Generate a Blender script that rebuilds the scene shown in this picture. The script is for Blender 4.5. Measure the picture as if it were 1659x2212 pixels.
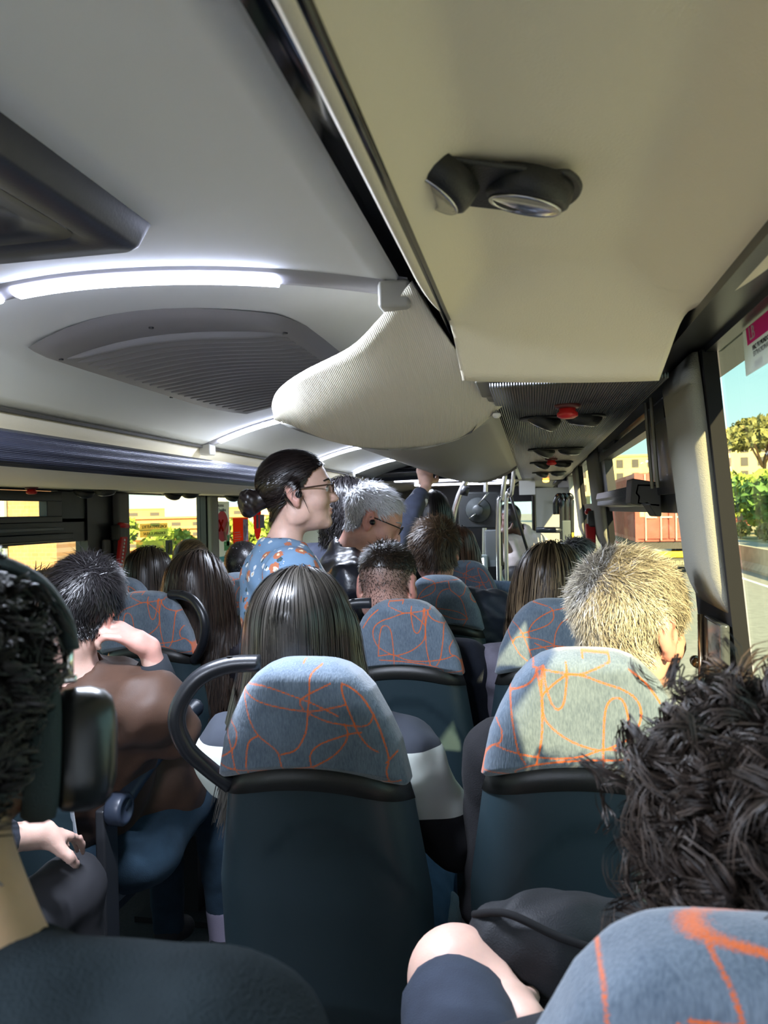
import bpy, math, random
import numpy as np
from mathutils import Vector, Matrix, Euler
# ---------------------------------------------------------------- camera, sky, sun, exposure
for o in list(bpy.data.objects): bpy.data.objects.remove(o)
SC = bpy.context.scene
COL = SC.collection
PI = math.pi
cd = bpy.data.cameras.new('camera'); cam = bpy.data.objects.new('camera', cd); COL.objects.link(cam)
cd.sensor_fit = 'HORIZONTAL'; cd.sensor_width = 36.0; cd.lens = 36.02; cd.clip_start = 0.02; cd.clip_end = 600
cam.location = (0, 0, 1.60)
cam.rotation_euler = (Matrix.Rotation(math.radians(10.93), 3, 'Z') @ Matrix.Rotation(PI/2, 3, 'X') @ Matrix.Rotation(math.radians(-1.2), 3, 'Z')).to_euler()
cd.dof.use_dof = True; cd.dof.focus_distance = 1.9; cd.dof.aperture_fstop = 12.0
SC.camera = cam
SC.view_settings.view_transform = 'Standard'; SC.view_settings.look = 'None'
SC.view_settings.exposure = 3.1; SC.view_settings.gamma = 1.0; SC.view_settings.use_curve_mapping = False

world = bpy.data.worlds.new('sky'); SC.world = world; world.use_nodes = True
wt = world.node_tree; wt.nodes.clear()
def wn(t, **k):
    n = wt.nodes.new(t)
    for a, b in k.items(): setattr(n, a, b)
    return n
w_out = wn('ShaderNodeOutputWorld'); w_bg = wn('ShaderNodeBackground'); w_bg.inputs['Strength'].default_value = 0.27
w_tc = wn('ShaderNodeTexCoord'); w_sep = wn('ShaderNodeSeparateXYZ'); w_ramp = wn('ShaderNodeValToRGB')
w_map = wn('ShaderNodeMapping'); w_map.inputs['Scale'].default_value = (1.2, 1.2, 5.5)
w_noise = wn('ShaderNodeTexNoise'); w_noise.inputs['Scale'].default_value = 2.3; w_noise.inputs['Detail'].default_value = 7
w_cr = wn('ShaderNodeValToRGB'); w_mix = wn('ShaderNodeMixRGB')
e = w_ramp.color_ramp.elements
e[0].position = 0.0; e[0].color = (0.66, 0.82, 0.74, 1); e[1].position = 0.75; e[1].color = (0.30, 0.50, 0.64, 1)
m_ = w_ramp.color_ramp.elements.new(0.2); m_.color = (0.33, 0.59, 0.62, 1)
w_cr.color_ramp.elements[0].position = 0.47; w_cr.color_ramp.elements[1].position = 0.72
w_mix.inputs['Color2'].default_value = (0.80, 0.95, 0.92, 1)
L = wt.links.new
L(w_tc.outputs['Generated'], w_sep.inputs[0]); L(w_sep.outputs['Z'], w_ramp.inputs['Fac'])
L(w_tc.outputs['Generated'], w_map.inputs['Vector']); L(w_map.outputs[0], w_noise.inputs['Vector'])
L(w_noise.outputs['Fac'], w_cr.inputs['Fac']); L(w_cr.outputs['Color'], w_mix.inputs['Fac'])
L(w_ramp.outputs['Color'], w_mix.inputs['Color1']); L(w_mix.outputs['Color'], w_bg.inputs['Color']); L(w_bg.outputs[0], w_out.inputs[0])

sd = bpy.data.lights.new('sun', 'SUN'); sun = bpy.data.objects.new('sun', sd); COL.objects.link(sun)
sd.energy = 3.1; sd.color = (1.0, 0.74, 0.42); sd.angle = math.radians(0.6)
SUN_DIR = Vector((-0.30, 0.81, -0.42)).normalized()
sun.rotation_euler = SUN_DIR.to_track_quat('-Z', 'Y').to_euler(); sun.location = (2, -6, 6)

# ---------------------------------------------------------------- helpers
rng = np.random.default_rng(7)
random.seed(7)
MATS = {}
def mat(name, col, rough=0.5, metal=0.0, spec=0.5, bump=0.0, bscale=200.0, var=0.0, vscale=8.0, emit=0.0, stretch=None, coat=0.0, sheen=0.0):
    if name in MATS: return MATS[name]
    m = bpy.data.materials.new(name); m.use_nodes = True; MATS[name] = m
    nt = m.node_tree; b = nt.nodes['Principled BSDF']
    b.inputs['Base Color'].default_value = (*col, 1); b.inputs['Roughness'].default_value = rough
    b.inputs['Metallic'].default_value = metal; b.inputs['Specular IOR Level'].default_value = spec
    if coat: b.inputs['Coat Weight'].default_value = coat
    if sheen: b.inputs['Sheen Weight'].default_value = sheen
    if emit: b.inputs['Emission Color'].default_value = (*col, 1); b.inputs['Emission Strength'].default_value = emit
    tc = nt.nodes.new('ShaderNodeTexCoord'); mp = nt.nodes.new('ShaderNodeMapping')
    nt.links.new(tc.outputs['Object'], mp.inputs['Vector'])
    if stretch: mp.inputs['Scale'].default_value = stretch
    if var:
        n = nt.nodes.new('ShaderNodeTexNoise'); n.inputs['Scale'].default_value = vscale; n.inputs['Detail'].default_value = 4
        nt.links.new(mp.outputs[0], n.inputs['Vector'])
        r = nt.nodes.new('ShaderNodeValToRGB')
        r.color_ramp.elements[0].position = 0.3; r.color_ramp.elements[1].position = 0.7
        r.color_ramp.elements[0].color = (*[c*(1-var) for c in col], 1); r.color_ramp.elements[1].color = (*[min(1, c*(1+var)) for c in col], 1)
        nt.links.new(n.outputs['Fac'], r.inputs['Fac']); nt.links.new(r.outputs['Color'], b.inputs['Base Color'])
    if bump:
        n2 = nt.nodes.new('ShaderNodeTexNoise'); n2.inputs['Scale'].default_value = bscale; n2.inputs['Detail'].default_value = 3
        nt.links.new(mp.outputs[0], n2.inputs['Vector'])
        bp = nt.nodes.new('ShaderNodeBump'); bp.inputs['Strength'].default_value = bump; bp.inputs['Distance'].default_value = 0.003
        nt.links.new(n2.outputs['Fac'], bp.inputs['Height']); nt.links.new(bp.outputs[0], b.inputs['Normal'])
    return m
def wavemat(name, col, rough, axis, scale, bump=0.6, metal=0.0, dist=0.0, rot=0.0, var=0.0):
    """plain colour with fine parallel ribs as relief"""
    m = mat(name, col, rough, metal=metal, var=var); nt = m.node_tree; b = nt.nodes['Principled BSDF']
    tc = nt.nodes.new('ShaderNodeTexCoord'); mp = nt.nodes.new('ShaderNodeMapping'); mp.inputs['Rotation'].default_value = (0, 0, rot)
    w = nt.nodes.new('ShaderNodeTexWave'); w.bands_direction = axis; w.inputs['Scale'].default_value = scale; w.inputs['Distortion'].default_value = dist
    nt.links.new(tc.outputs['Object'], mp.inputs['Vector']); nt.links.new(mp.outputs[0], w.inputs['Vector'])
    bp = nt.nodes.new('ShaderNodeBump'); bp.inputs['Strength'].default_value = bump; bp.inputs['Distance'].default_value = 0.004
    nt.links.new(w.outputs['Fac'], bp.inputs['Height']); nt.links.new(bp.outputs[0], b.inputs['Normal'])
    return m
def glass(name, tint, refl=0.06, rough=0.02):
    m = bpy.data.materials.new(name); m.use_nodes = True; MATS[name] = m
    nt = m.node_tree; nt.nodes.clear()
    o = nt.nodes.new('ShaderNodeOutputMaterial'); t = nt.nodes.new('ShaderNodeBsdfTransparent'); g = nt.nodes.new('ShaderNodeBsdfGlossy')
    x = nt.nodes.new('ShaderNodeMixShader'); fr = nt.nodes.new('ShaderNodeLayerWeight'); fr.inputs['Blend'].default_value = 0.25
    mu = nt.nodes.new('ShaderNodeMath'); mu.operation = 'MULTIPLY_ADD'; mu.inputs[1].default_value = refl*5; mu.inputs[2].default_value = refl*0.6
    pw = nt.nodes.new('ShaderNodeMath'); pw.operation = 'POWER'; pw.inputs[1].default_value = 3.0
    t.inputs[0].default_value = (*tint, 1); g.inputs['Roughness'].default_value = rough
    nt.links.new(fr.outputs['Facing'], pw.inputs[0]); nt.links.new(pw.outputs[0], mu.inputs[0]); nt.links.new(mu.outputs[0], x.inputs[0]); nt.links.new(t.outputs[0], x.inputs[1]); nt.links.new(g.outputs[0], x.inputs[2]); nt.links.new(x.outputs[0], o.inputs[0])
    return m

class MB:
    """collects plain shapes for one mesh object"""
    def __init__(s): s.v = []; s.f = []
    def add(s, v, f):
        n = len(s.v); s.v += [tuple(map(float, p)) for p in v]; s.f += [tuple(i+n for i in q) for q in f]; return s
    def box(s, lo, hi, M=None):
        x0, y0, z0 = lo; x1, y1, z1 = hi
        v = [(x0,y0,z0),(x1,y0,z0),(x1,y1,z0),(x0,y1,z0),(x0,y0,z1),(x1,y0,z1),(x1,y1,z1),(x0,y1,z1)]
        if M is not None: v = [M @ Vector(p) for p in v]
        return s.add(v, [(0,3,2,1),(4,5,6,7),(0,1,5,4),(1,2,6,5),(2,3,7,6),(3,0,4,7)])
    def cbox(s, c, size, M=None):
        h = [k/2 for k in size]; v0 = [-a for a in h]
        T = Matrix.Translation(c) @ (M.to_4x4() if M is not None else Matrix.Identity(4))
        return s.box(v0, h, T)
    def tube(s, pts, r, n=10, caps=True, closed=False):
        pts = [Vector(p) for p in pts]; m = len(pts); rr = r if hasattr(r, '__len__') else [r]*m
        v = []; f = []; prev = None
        for i, p in enumerate(pts):
            if closed: t = pts[(i+1) % m]-pts[i-1]
            else: t = pts[min(i+1, m-1)]-pts[max(i-1, 0)]
            t.normalize()
            if prev is None: a = t.orthogonal().normalized()
            else: a = (prev - t*prev.dot(t)).normalized()
            prev = a; b = t.cross(a)
            for k in range(n):
                q = 2*PI*k/n; v.append(p+(a*math.cos(q)+b*math.sin(q))*rr[i])
        for i in range(m if closed else m-1):
            j = (i+1) % m
            for k in range(n):
                l = (k+1) % n; f.append((i*n+k, i*n+l, j*n+l, j*n+k))
        if caps and not closed: f.append(tuple(range(n-1, -1, -1))); f.append(tuple((m-1)*n+k for k in range(n)))
        return s.add(v, f)
    def lathe(s, prof, n=24, M=None):
        """profile of (radius, height) around local z"""
        v = []; f = []; m = len(prof)
        for r, h in prof:
            for k in range(n): q = 2*PI*k/n; v.append((r*math.cos(q), r*math.sin(q), h))
        for i in range(m-1):
            for k in range(n): l = (k+1) % n; f.append((i*n+k, i*n+l, (i+1)*n+l, (i+1)*n+k))
        if prof[0][0] > 1e-6: f.append(tuple(range(n-1, -1, -1)))
        if prof[-1][0] > 1e-6: f.append(tuple((m-1)*n+k for k in range(n)))
        if M is not None: v = [M @ Vector(p) for p in v]
        return s.add(v, f)
    def prism(s, poly, d, M=None):
        """2D polygon (x,y) from z=0 to d, moved by M"""
        n = len(poly); v = [Vector((p[0], p[1], 0)) for p in poly]+[Vector((p[0], p[1], d)) for p in poly]
        if M is not None: v = [M @ p for p in v]
        return s.add(v, [tuple(range(n-1, -1, -1)), tuple(range(n, 2*n))]+[(i, (i+1) % n, n+(i+1) % n, n+i) for i in range(n)])
    def grid(s, P):
        P = np.asarray(P, float); a, b = P.shape[:2]
        return s.add(P.reshape(-1, 3).tolist(), [(i*b+j, (i+1)*b+j, (i+1)*b+j+1, i*b+j+1) for i in range(a-1) for j in range(b-1)])
    def build(s, name, m, parent=None, smooth=False, bevel=0.0, seg=2, solid=0.0, offset=-1, loc=None):
        me = bpy.data.meshes.new(name); me.from_pydata(s.v, [], s.f); me.update()
        return obj(name, me, m, parent, smooth, bevel, seg, solid, offset, loc)
def obj(name, me, m, parent=None, smooth=False, bevel=0.0, seg=2, solid=0.0, offset=-1, loc=None):
    o = bpy.data.objects.new(name, me); COL.objects.link(o)
    if m is not None and not me.materials: me.materials.append(m)
    if solid:
        k = o.modifiers.new('s', 'SOLIDIFY'); k.thickness = solid; k.offset = offset
    if bevel:
        k = o.modifiers.new('b', 'BEVEL'); k.width = bevel; k.segments = seg; k.limit_method = 'ANGLE'; k.angle_limit = 0.6
    if smooth == True: me.shade_smooth()
    elif smooth: me.shade_auto_smooth(smooth) if hasattr(me, 'shade_auto_smooth') else me.shade_smooth()
    if bevel and not smooth: me.shade_smooth(); k = o.modifiers.new('w', 'WEIGHTED_NORMAL'); k.keep_sharp = False
    if parent is not None: o.parent = parent
    if loc is not None: o.location = loc
    return o
def tag(o, label=None, cat=None, group=None, kind=None):
    if label: o['label'] = label
    if cat: o['category'] = cat
    if group: o['group'] = group
    if kind: o['kind'] = kind
    return o
def empty(name, loc=(0, 0, 0), rz=0.0):
    o = bpy.data.objects.new(name, None); COL.objects.link(o); o.location = loc; o.rotation_euler = (0, 0, rz); o.empty_display_size = 0.05; return o
def copy_tree(o, parent=None):
    c = o.copy(); COL.objects.link(c); c.parent = parent
    for ch in [x for x in o.children]: copy_tree(ch, c)
    return c
def spline(pts, n=8):
    """Catmull-Rom through points"""
    P = [np.array(p, float) for p in pts]; out = []
    for i in range(len(P)-1):
        p0 = P[max(i-1, 0)]; p1 = P[i]; p2 = P[i+1]; p3 = P[min(i+2, len(P)-1)]
        for k in range(n):
            t = k/n; out.append(0.5*((2*p1)+(-p0+p2)*t+(2*p0-5*p1+4*p2-p3)*t*t+(-p0+3*p1-3*p2+p3)*t**3))
    out.append(P[-1]); return out
def text_mesh(name, body, size, m, M, parent=None, depth=0.0006, align='CENTER', kind=None):
    c = bpy.data.curves.new('txt', 'FONT'); c.body = body; c.size = size; c.align_x = align; c.align_y = 'CENTER'; c.extrude = depth; c.resolution_u = 2
    t = bpy.data.objects.new('txt', c); COL.objects.link(t)
    dg = bpy.context.evaluated_depsgraph_get(); me = bpy.data.meshes.new_from_object(t.evaluated_get(dg))
    bpy.data.objects.remove(t); me.transform(M); me.materials.clear(); me.name = name
    return obj(name, me, m, parent)
def Mat(right, up, origin):
    """matrix whose local x, y go along right, up"""
    r = Vector(right).normalized(); u = Vector(up).normalized(); n = r.cross(u).normalized(); u = n.cross(r)
    return Matrix(((r.x, u.x, n.x, origin[0]), (r.y, u.y, n.y, origin[1]), (r.z, u.z, n.z, origin[2]), (0, 0, 0, 1)))
def struct(o): o['kind'] = 'structure'; return o
# ---------------------------------------------------------------- the bus shell
CEIL = mat('ceiling_lining', (0.84, 0.86, 0.85), 0.7, bump=0.06, bscale=500)
BEIGE = mat('beige_lining', (0.86, 0.79, 0.62), 0.6, bump=0.25, bscale=420)
GREYP = mat('grey_panel', (0.30, 0.295, 0.27), 0.5, bump=0.06, bscale=300)
BLACKP = mat('black_plastic', (0.012, 0.013, 0.016), 0.35, bump=0.05, bscale=300)
GLOSSB = mat('gloss_black_trim', (0.01, 0.011, 0.016), 0.12)
DARKT = mat('dark_trim', (0.022, 0.023, 0.026), 0.45)
CHROME = mat('chrome', (0.50, 0.50, 0.51), 0.30, metal=1.0)
RUBBER = mat('rubber', (0.012, 0.012, 0.013), 0.85, spec=0.15)
PADF = mat('pillar_fabric', (0.25, 0.245, 0.20), 0.85, bump=0.5, bscale=700)
LEDM = mat('led', (0.72, 0.78, 1.0), 0.4, emit=2.4)
GLASS = glass('window_glass', (0.80, 0.86, 0.83))
REDM = mat('red_plastic', (0.55, 0.02, 0.02), 0.35)
ANOD = wavemat('anodised_rail', (0.055, 0.058, 0.085), 0.28, 'Z', 90, 0.3, metal=0.7)
Y0, Y1 = -1.3, 10.5
def ceil_z(x): return 2.0-(0.38 if x < -0.7 else 0.22)*(x+0.70)**2
# floor: aisle and two seat podiums
struct(MB().box((-0.97, Y0, -0.06), (-0.60, Y1, 0.0)).build('floor', mat('floor_vinyl', (0.10, 0.10, 0.10), 0.6, var=0.3, vscale=120)))
struct(MB().box((-0.60, Y0, -0.06), (0.36, 5.2, 0.20)).build('trim_1', mat('podium_vinyl', (0.028, 0.03, 0.034), 0.6, var=0.3, vscale=120)))
struct(MB().box((-2.0, Y0, -0.06), (-0.97, 5.2, 0.20)).build('trim_2', MATS['podium_vinyl']))
struct(MB().box((-2.0, 5.2, -0.06), (0.36, Y1, 0.0)).build('trim_3', MATS['floor_vinyl']))
# ceiling arch
xs = np.linspace(-1.27, -0.19, 27)
struct(MB().grid([[(x, y, ceil_z(x)) for x in xs] for y in (Y0, -0.2, 1.0, 2.5, 4.0, 6.2)]).build('ceiling', CEIL, smooth=True, solid=0.04, offset=-1))
xs2 = np.linspace(-1.95, 0.34, 21)
struct(MB().grid([[(x, y, 1.93-0.06*(x+0.8)**2) for x in xs2] for y in (6.2, 7.5, 9.0, Y1)]).build('ceiling.001', mat('front_ceiling', (0.34, 0.33, 0.32), 0.35), smooth=True, solid=0.03, offset=-1))
# cove above the left luggage shelf
struct(MB().grid([[(-1.272, y, 1.874), (-1.30, y, 1.84), (-1.36, y, 1.78), (-1.42, y, 1.745)] for y in (Y0, 2.0, 5.0, 6.0)]).build('trim_4', BEIGE, smooth=True, solid=0.02, offset=1))
struct(MB().box((-1.283, Y0, 1.866), (-1.262, 6.0, 1.874)).build('trim_5', mat('seam_gap', (0.06, 0.055, 0.045), 0.7)))
# left luggage shelf: rail, lower panel, underside
struct(MB().grid([[(-1.085, y, 1.772), (-1.075, y, 1.768), (-1.072, y, 1.752), (-1.080, y, 1.748), (-1.077, y, 1.738), (-1.092, y, 1.730)] for y in (Y0, 1.5, 3.4, 5.2)]).build('trim_6', ANOD, smooth=0.5, solid=0.02, offset=-1))
struct(MB().grid([[(-1.092, y, 1.730), (-1.13, y, 1.716), (-1.22, y, 1.700), (-1.36, y, 1.695), (-1.52, y, 1.703), (-1.70, y, 1.715), (-1.94, y, 1.722)] for y in (Y0, 1.5, 3.4, 5.2)]).build('trim_7', mat('shelf_lining', (0.80, 0.76, 0.64), 0.6, bump=0.15, bscale=400), smooth=True, solid=0.015, offset=1))
# right side: black channel between ceiling and the moulded panel
struct(MB().grid([[(-0.191, y, 1.943), (-0.185, y, 1.960), (-0.150, y, 1.945), (-0.1175, y, 1.868)] for y in (Y0, 0.5, 1.25)]).build('trim_8', GLOSSB, smooth=0.6, solid=0.01, offset=-1))
struct(MB().grid([[(-0.191, y, 1.943), (-0.150, y, 1.87), (-0.10, y, 1.83), (0.0, y, 1.83)] for y in (1.25, 3.0, 6.0)]).build('trim_9', GLOSSB, smooth=0.6, solid=0.01, offset=-1))
# moulded beige panel over the right seats
def smin(a, b, k):
    h = np.clip(0.5+0.5*(b-a)/k, 0, 1); return b*(1-h)+a*h-k*h*(1-h)
def panel_z(X, Y):
    z = smin(1.925+0*X, 1.862+(X+0.122)*1.1, 0.022)
    z = smin(z, 1.838+(0.243-X)*0.70, 0.012)
    z = smin(z, 1.793+(1.205-Y)*0.88-0.05*(X-0.02), 0.030)
    return z
ys = np.concatenate([np.linspace(Y0, 0.3, 8)[:-1], np.linspace(0.3, 1.205, 60)])
rows = []
for y in ys:
    xl = -0.122+0.02*max(0, (y-0.85)/0.35)**2
    xr = 0.243-0.055*max(0, (y-0.75)/0.45)**2
    X = np.linspace(xl, xr, 44); Z = panel_z(X, np.full_like(X, y))
    rows.append([(x, y-0.02*max(0, (y-1.0)/0.2)*((x-0.05)/0.15)**2, z) for x, z in zip(X, Z)])
lip = rows[-1]
rows.append([(x*0.97, y+0.006, z+0.004) for x, y, z in lip]); rows.append([(x*0.9+0.002, y+0.004, z+0.05) for x, y, z in lip])
panel = MB().grid(rows).build('overhead_panel', BEIGE, smooth=True, solid=0.006, offset=-1)
tag(panel, 'large beige moulded overhead panel holding a twin black air vent', 'panel')
# ribbed service channel with vents
rib = wavemat('ribbed_channel', (0.07, 0.072, 0.078), 0.3, 'X', 75, 0.9, metal=0.35)
tag(MB().grid([[(x, y, 1.79+0.05*max(0, (x-0.15))) for x in np.linspace(-0.062, 0.205, 8)] for y in (1.214, 2.5, 5.25)]).build('service_channel', rib, smooth=True, solid=0.008, offset=-1), 'dark finely ribbed overhead channel with vents above window seats', 'ceiling channel')
# luggage rack underside (grey) and its end cap
A = spline([(-0.165, 1.10, 1.93), (-0.225, 1.16, 1.895), (-0.29, 1.23, 1.868), (-0.40, 1.33, 1.853), (-0.475, 1.42, 1.843), (-0.508, 1.47, 1.822), (-0.512, 1.49, 1.800)], 6)
B = spline([(-0.050, 1.43, 1.790), (-0.13, 1.56, 1.750), (-0.22, 1.65, 1.739), (-0.34, 1.67, 1.740), (-0.43, 1.61, 1.757), (-0.49, 1.53, 1.782), (-0.512, 1.495, 1.792)], 6)
rows = []
for y in np.linspace(1.42, 4.05, 40):
    t = max(0, (y-3.2)/0.85); r = []
    for k in range(17):
        q = k/16; x = -0.502+0.442*q
        z = 1.795-0.045*math.sin(PI*q)**0.8-0.012*q
        yy = min(y, 3.3+0.75*(1-q)**0.7+0.35*math.sin(PI*min(1, q*1.05))*0.5) if y > 3.3 else y
        if y < 1.75: yy = max(yy, float(np.interp(-x, [-p[0] for p in B], [p[1] for p in B]))-0.006)
        r.append((x, yy, z))
    rows.append(r)
r0 = rows[-1]; rows.append([(x, y+0.01, z+0.02) for x, y, z in r0]); rows.append([(x, y, z+0.07) for x, y, z in r0])
rack = MB().grid(rows).build('luggage_rack', GREYP, smooth=True, solid=0.01, offset=-1)
tag(rack, 'long grey luggage rack with curved underside over the aisle seats', 'luggage rack')
MB().tube([(-0.503, y, 1.800) for y in (1.5, 2.5, 3.3, 4.0)], 0.007, 8).build('rack_edge_rail', mat('rail_strip', (0.16, 0.13, 0.12), 0.35), rack, smooth=True)
MB().grid([[(-0.505, y, 1.80), (-0.50, y, 1.84), (-0.46, y, 1.86)] for y in (1.5, 4.0)]).build('rack_lip', DARKT, rack, solid=0.006)
rows = []
for i in range(len(A)):
    a, b = A[i], B[i]; r = []
    for k in range(19):
        t = k/18; p = a*(1-t)+b*t
        bul = math.sin(PI*t)*0.030*min(1, np.linalg.norm(a-b)/0.25)
        r.append(p+np.array([0.0, -0.75, -0.55])*bul)
    rows.append(r)
wing = MB().grid(rows).build('rack_end_cap', wavemat('wing_lining', (0.76, 0.71, 0.58), 0.55, 'DIAGONAL', 150, 0.35, rot=0.5), smooth=True, solid=0.006, offset=-1)
tag(wing, 'cream wing-shaped end cap of the luggage rack with white bolts', 'end cap')
for p in ((-0.235, 1.655, 1.750), (-0.062, 1.455, 1.780)):
    MB().lathe([(0.0075, 0), (0.0085, 0.004), (0.005, 0.008), (0, 0.009)], 12, Mat((1, 0, 0), (0, -1, 0.1), p)).build('bolt', mat('white_plastic', (0.75, 0.74, 0.70), 0.4), wing, smooth=True)
MB().box((-0.085, 1.22, 1.80), (-0.055, 1.40, 1.85)).box((-0.075, 1.36, 1.795), (-0.045, 1.42, 1.81)).build('hinge', mat('hinge_grey', (0.25, 0.24, 0.2), 0.5), wing, bevel=0.003)
# right wall: everything around the windows
def wx(z): return 0.335-0.10*max(0, z-1.15)          # tumblehome of the right wall
SILL = 1.02
def wallstrip(y0, y1, z0, z1, m, name, t=0.05, inset=0.0):
    M = MB()
    for y in (y0,): pass
    v = [(wx(z0)-inset, y0, z0), (wx(z0)-inset, y1, z0), (wx(z1)-inset, y1, z1), (wx(z1)-inset, y0, z1)]
    w = [(a+t, b, c) for a, b, c in v]
    M.add(v+w, [(0, 1, 2, 3), (7, 6, 5, 4), (0, 4, 5, 1), (1, 5, 6, 2), (2, 6, 7, 3), (3, 7, 4, 0)])
    return M.build(name, m)
struct(wallstrip(Y0, 8.3, -0.06, SILL, mat('wall_panel', (0.40, 0.40, 0.39), 0.6, bump=0.1), 'wall_right', 0.05, -0.035))
struct(wallstrip(Y0, 8.3, 1.836, 2.02, BLACKP, 'wall_right.001'))
struct(MB().box((0.215, Y0, 1.845), (0.36, 8.3, 1.87)).build('trim_10', BLACKP))
def pillar(y0, y1, name, pad=0.035, m=None, z0=SILL, z1=1.84, padz=1.43):
    s = struct(wallstrip(y0, y1, z0, z1, RUBBER, name, 0.022, 0.004))
    if pad:
        yy0, yy1 = y0+0.015, y1-0.01
        P = MB(); n = 14; rows = []
        for k in range(n+1):
            z = padz+(z1-padz)*k/n; e = min(1, k/1.5, (n-k)/1.0+0.3) ; x = wx(z)-0.006
            d = pad*e; rows.append([(x, yy0, z), (x-d*0.8, yy0+0.006, z), (x-d, yy0+0.025, z), (x-d, yy1-0.025, z), (x-d*0.8, yy1-0.006, z), (x, yy1, z)])
        P.grid(rows).build('pillar_pad', m or PADF, s, smooth=0.9, solid=0.004, offset=1)
    return s
pillar(1.26, 1.52, 'trim_11', 0.02)
pillar(3.1, 3.55, 'trim_12', 0.02)
pillar(4.5, 4.8, 'trim_13', 0.02)
struct(wallstrip(1.52, 3.1, 1.585, 1.625, BLACKP, 'trim_14', 0.04, 0.0))
struct(wallstrip(3.55, 4.5, 1.585, 1.62, BLACKP, 'trim_15', 0.04, 0.0))
struct(wallstrip(5.9, 8.3, SILL, 1.84, MATS['wall_panel'], 'wall_right.002'))
# unseen rear window pillar, its slant added to shape the sunlight on the seat
v = [(wx(SILL)-0.01, 0.10, SILL), (wx(SILL)-0.01, 0.55, SILL), (wx(1.84)-0.01, 0.22, 1.84), (wx(1.84)-0.01, -0.1, 1.84)]
v += [(a+0.05, b, c) for a, b, c in v]
struct(MB().add(v, [(0, 1, 2, 3), (7, 6, 5, 4), (0, 4, 5, 1), (1, 5, 6, 2), (2, 6, 7, 3), (3, 7, 4, 0)]).build('trim_16', BLACKP))
def pane(y0, y1, z0, z1, name):
    return struct(wallstrip(y0, y1, z0, z1, GLASS, name, 0.004, -0.02))
pane(0.2, 1.26, SILL, 1.836, 'window_1')
pane(1.52, 3.1, SILL, 1.585, 'window_2')
pane(1.52, 3.1, 1.64, 1.83, 'window_3')
pane(3.55, 4.5, SILL, 1.836, 'window_4')
pane(4.8, 5.9, SILL, 1.836, 'window_5')
struct(wallstrip(Y0, -0.02, SILL, 1.84, MATS['wall_panel'], 'wall_right.004'))  # solid wall out of view, put in place of glass to block the sun
# opening hopper of the second right window
def hop(y0, y1, z0, z1, inset): return wallstrip(y0, y1, z0, z1, BLACKP, 'x', 0.03, inset)
hp = empty('hopper_window', (0.29, 1.7, 1.62))
tag(hp, 'dark framed hopper window above the red container view with ribbed ledge', 'window')
def child(o, p, name):
    o.name = name; o.parent = p; o.matrix_parent_inverse = Matrix.Translation(-Vector(p.location)); return o
for a in ((1.52, 3.2, 1.815, 1.84), (1.6, 3.15, 1.775, 1.80), (1.52, 3.1, 1.625, 1.655)): child(hop(*a, 0.012), hp, 'frame_rail')
for a in ((1.52, 1.86, 1.65, 1.82), (2.95, 3.12, 1.65, 1.82)): child(hop(*a, 0.008), hp, 'frame_stile')
for y in (1.70, 1.78): child(MB().tube([(wx(1.80)-0.02, y, 1.83), (wx(1.66)-0.02, y+0.02, 1.64)], 0.004, 6).build('x', mat('slide_rod', (0.20, 0.19, 0.12), 0.4)), hp, 'slide_rod')
led = MB(); rows = []
for y in (1.80, 2.9): rows.append([(wx(1.62)-0.01, y, 1.648), (wx(1.62)-0.055, y, 1.650), (wx(1.62)-0.060, y, 1.630), (wx(1.62)-0.054, y, 1.622), (wx(1.62)-0.056, y, 1.607), (wx(1.62)-0.01, y, 1.60)])
child(led.grid(rows).build('x', wavemat('ledge_ribbed', (0.075, 0.078, 0.10), 0.4, 'Z', 120, 0.5), smooth=0.4, solid=0.004), hp, 'ledge')
child(MB().prism([(0, 0), (0.062, 0.012), (0.066, -0.045), (0.045, -0.05), (0.03, -0.042), (0.012, -0.075), (0, -0.075)], 0.10, Mat((-1, 0, 0), (0, 0, 1), (wx(1.62)-0.005, 1.80, 1.652))).build('x', mat('bracket', (0.035, 0.034, 0.028), 0.6), bevel=0.003), hp, 'ledge_bracket')
child(MB().box((0.262, 2.55, 1.79), (0.283, 2.72, 1.815)).build('x', BLACKP, bevel=0.004), hp, 'latch')
# left wall
XL = -1.95
def lbox(y0, y1, z0, z1, m, name, t=0.05, inset=0.0): return MB().box((XL-t, y0, z0), (XL+inset, y1, z1)).build(name, m)
struct(lbox(Y0, Y1, -0.06, 1.0, MATS['wall_panel'], 'wall_left'))
struct(lbox(Y0, Y1, 1.715, 2.02, BLACKP, 'wall_left.001'))
for i, (a, b) in enumerate(((3.10, 3.42), (4.36, 4.55))):
    s = struct(lbox(a, b, 1.0, 1.72, BLACKP, 'trim_%d' % (17+i), 0.05, 0.01))
    if i == 0:
        MB().box((XL+0.01, 3.30, 1.2), (XL+0.05, 3.40, 1.72)).build('pillar_pad', mat('pillar_grey', (0.14, 0.14, 0.125), 0.7, bump=0.2), s, bevel=0.012)
        MB().box((XL+0.01, 3.205, 1.0), (XL+0.03, 3.26, 1.50)).build('pillar_pad', mat('pillar_grey', (0.14, 0.14, 0.125), 0.7), s, bevel=0.008)
    else: MB().box((XL+0.01, 4.37, 1.1), (XL+0.045, 4.47, 1.72)).build('pillar_pad', mat('pillar_pale', (0.22, 0.22, 0.19), 0.7), s, bevel=0.012)
struct(lbox(0.9, 3.10, 1.50, 1.60, BLACKP, 'trim_19', 0.04, 0.0))
struct(lbox(2.98, 3.10, 1.60, 1.72, BLACKP, 'trim_20', 0.04, -0.01))
struct(lbox(-0.2, 0.0, 1.0, 1.72, BLACKP, 'trim_21', 0.05, 0.02))
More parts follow.
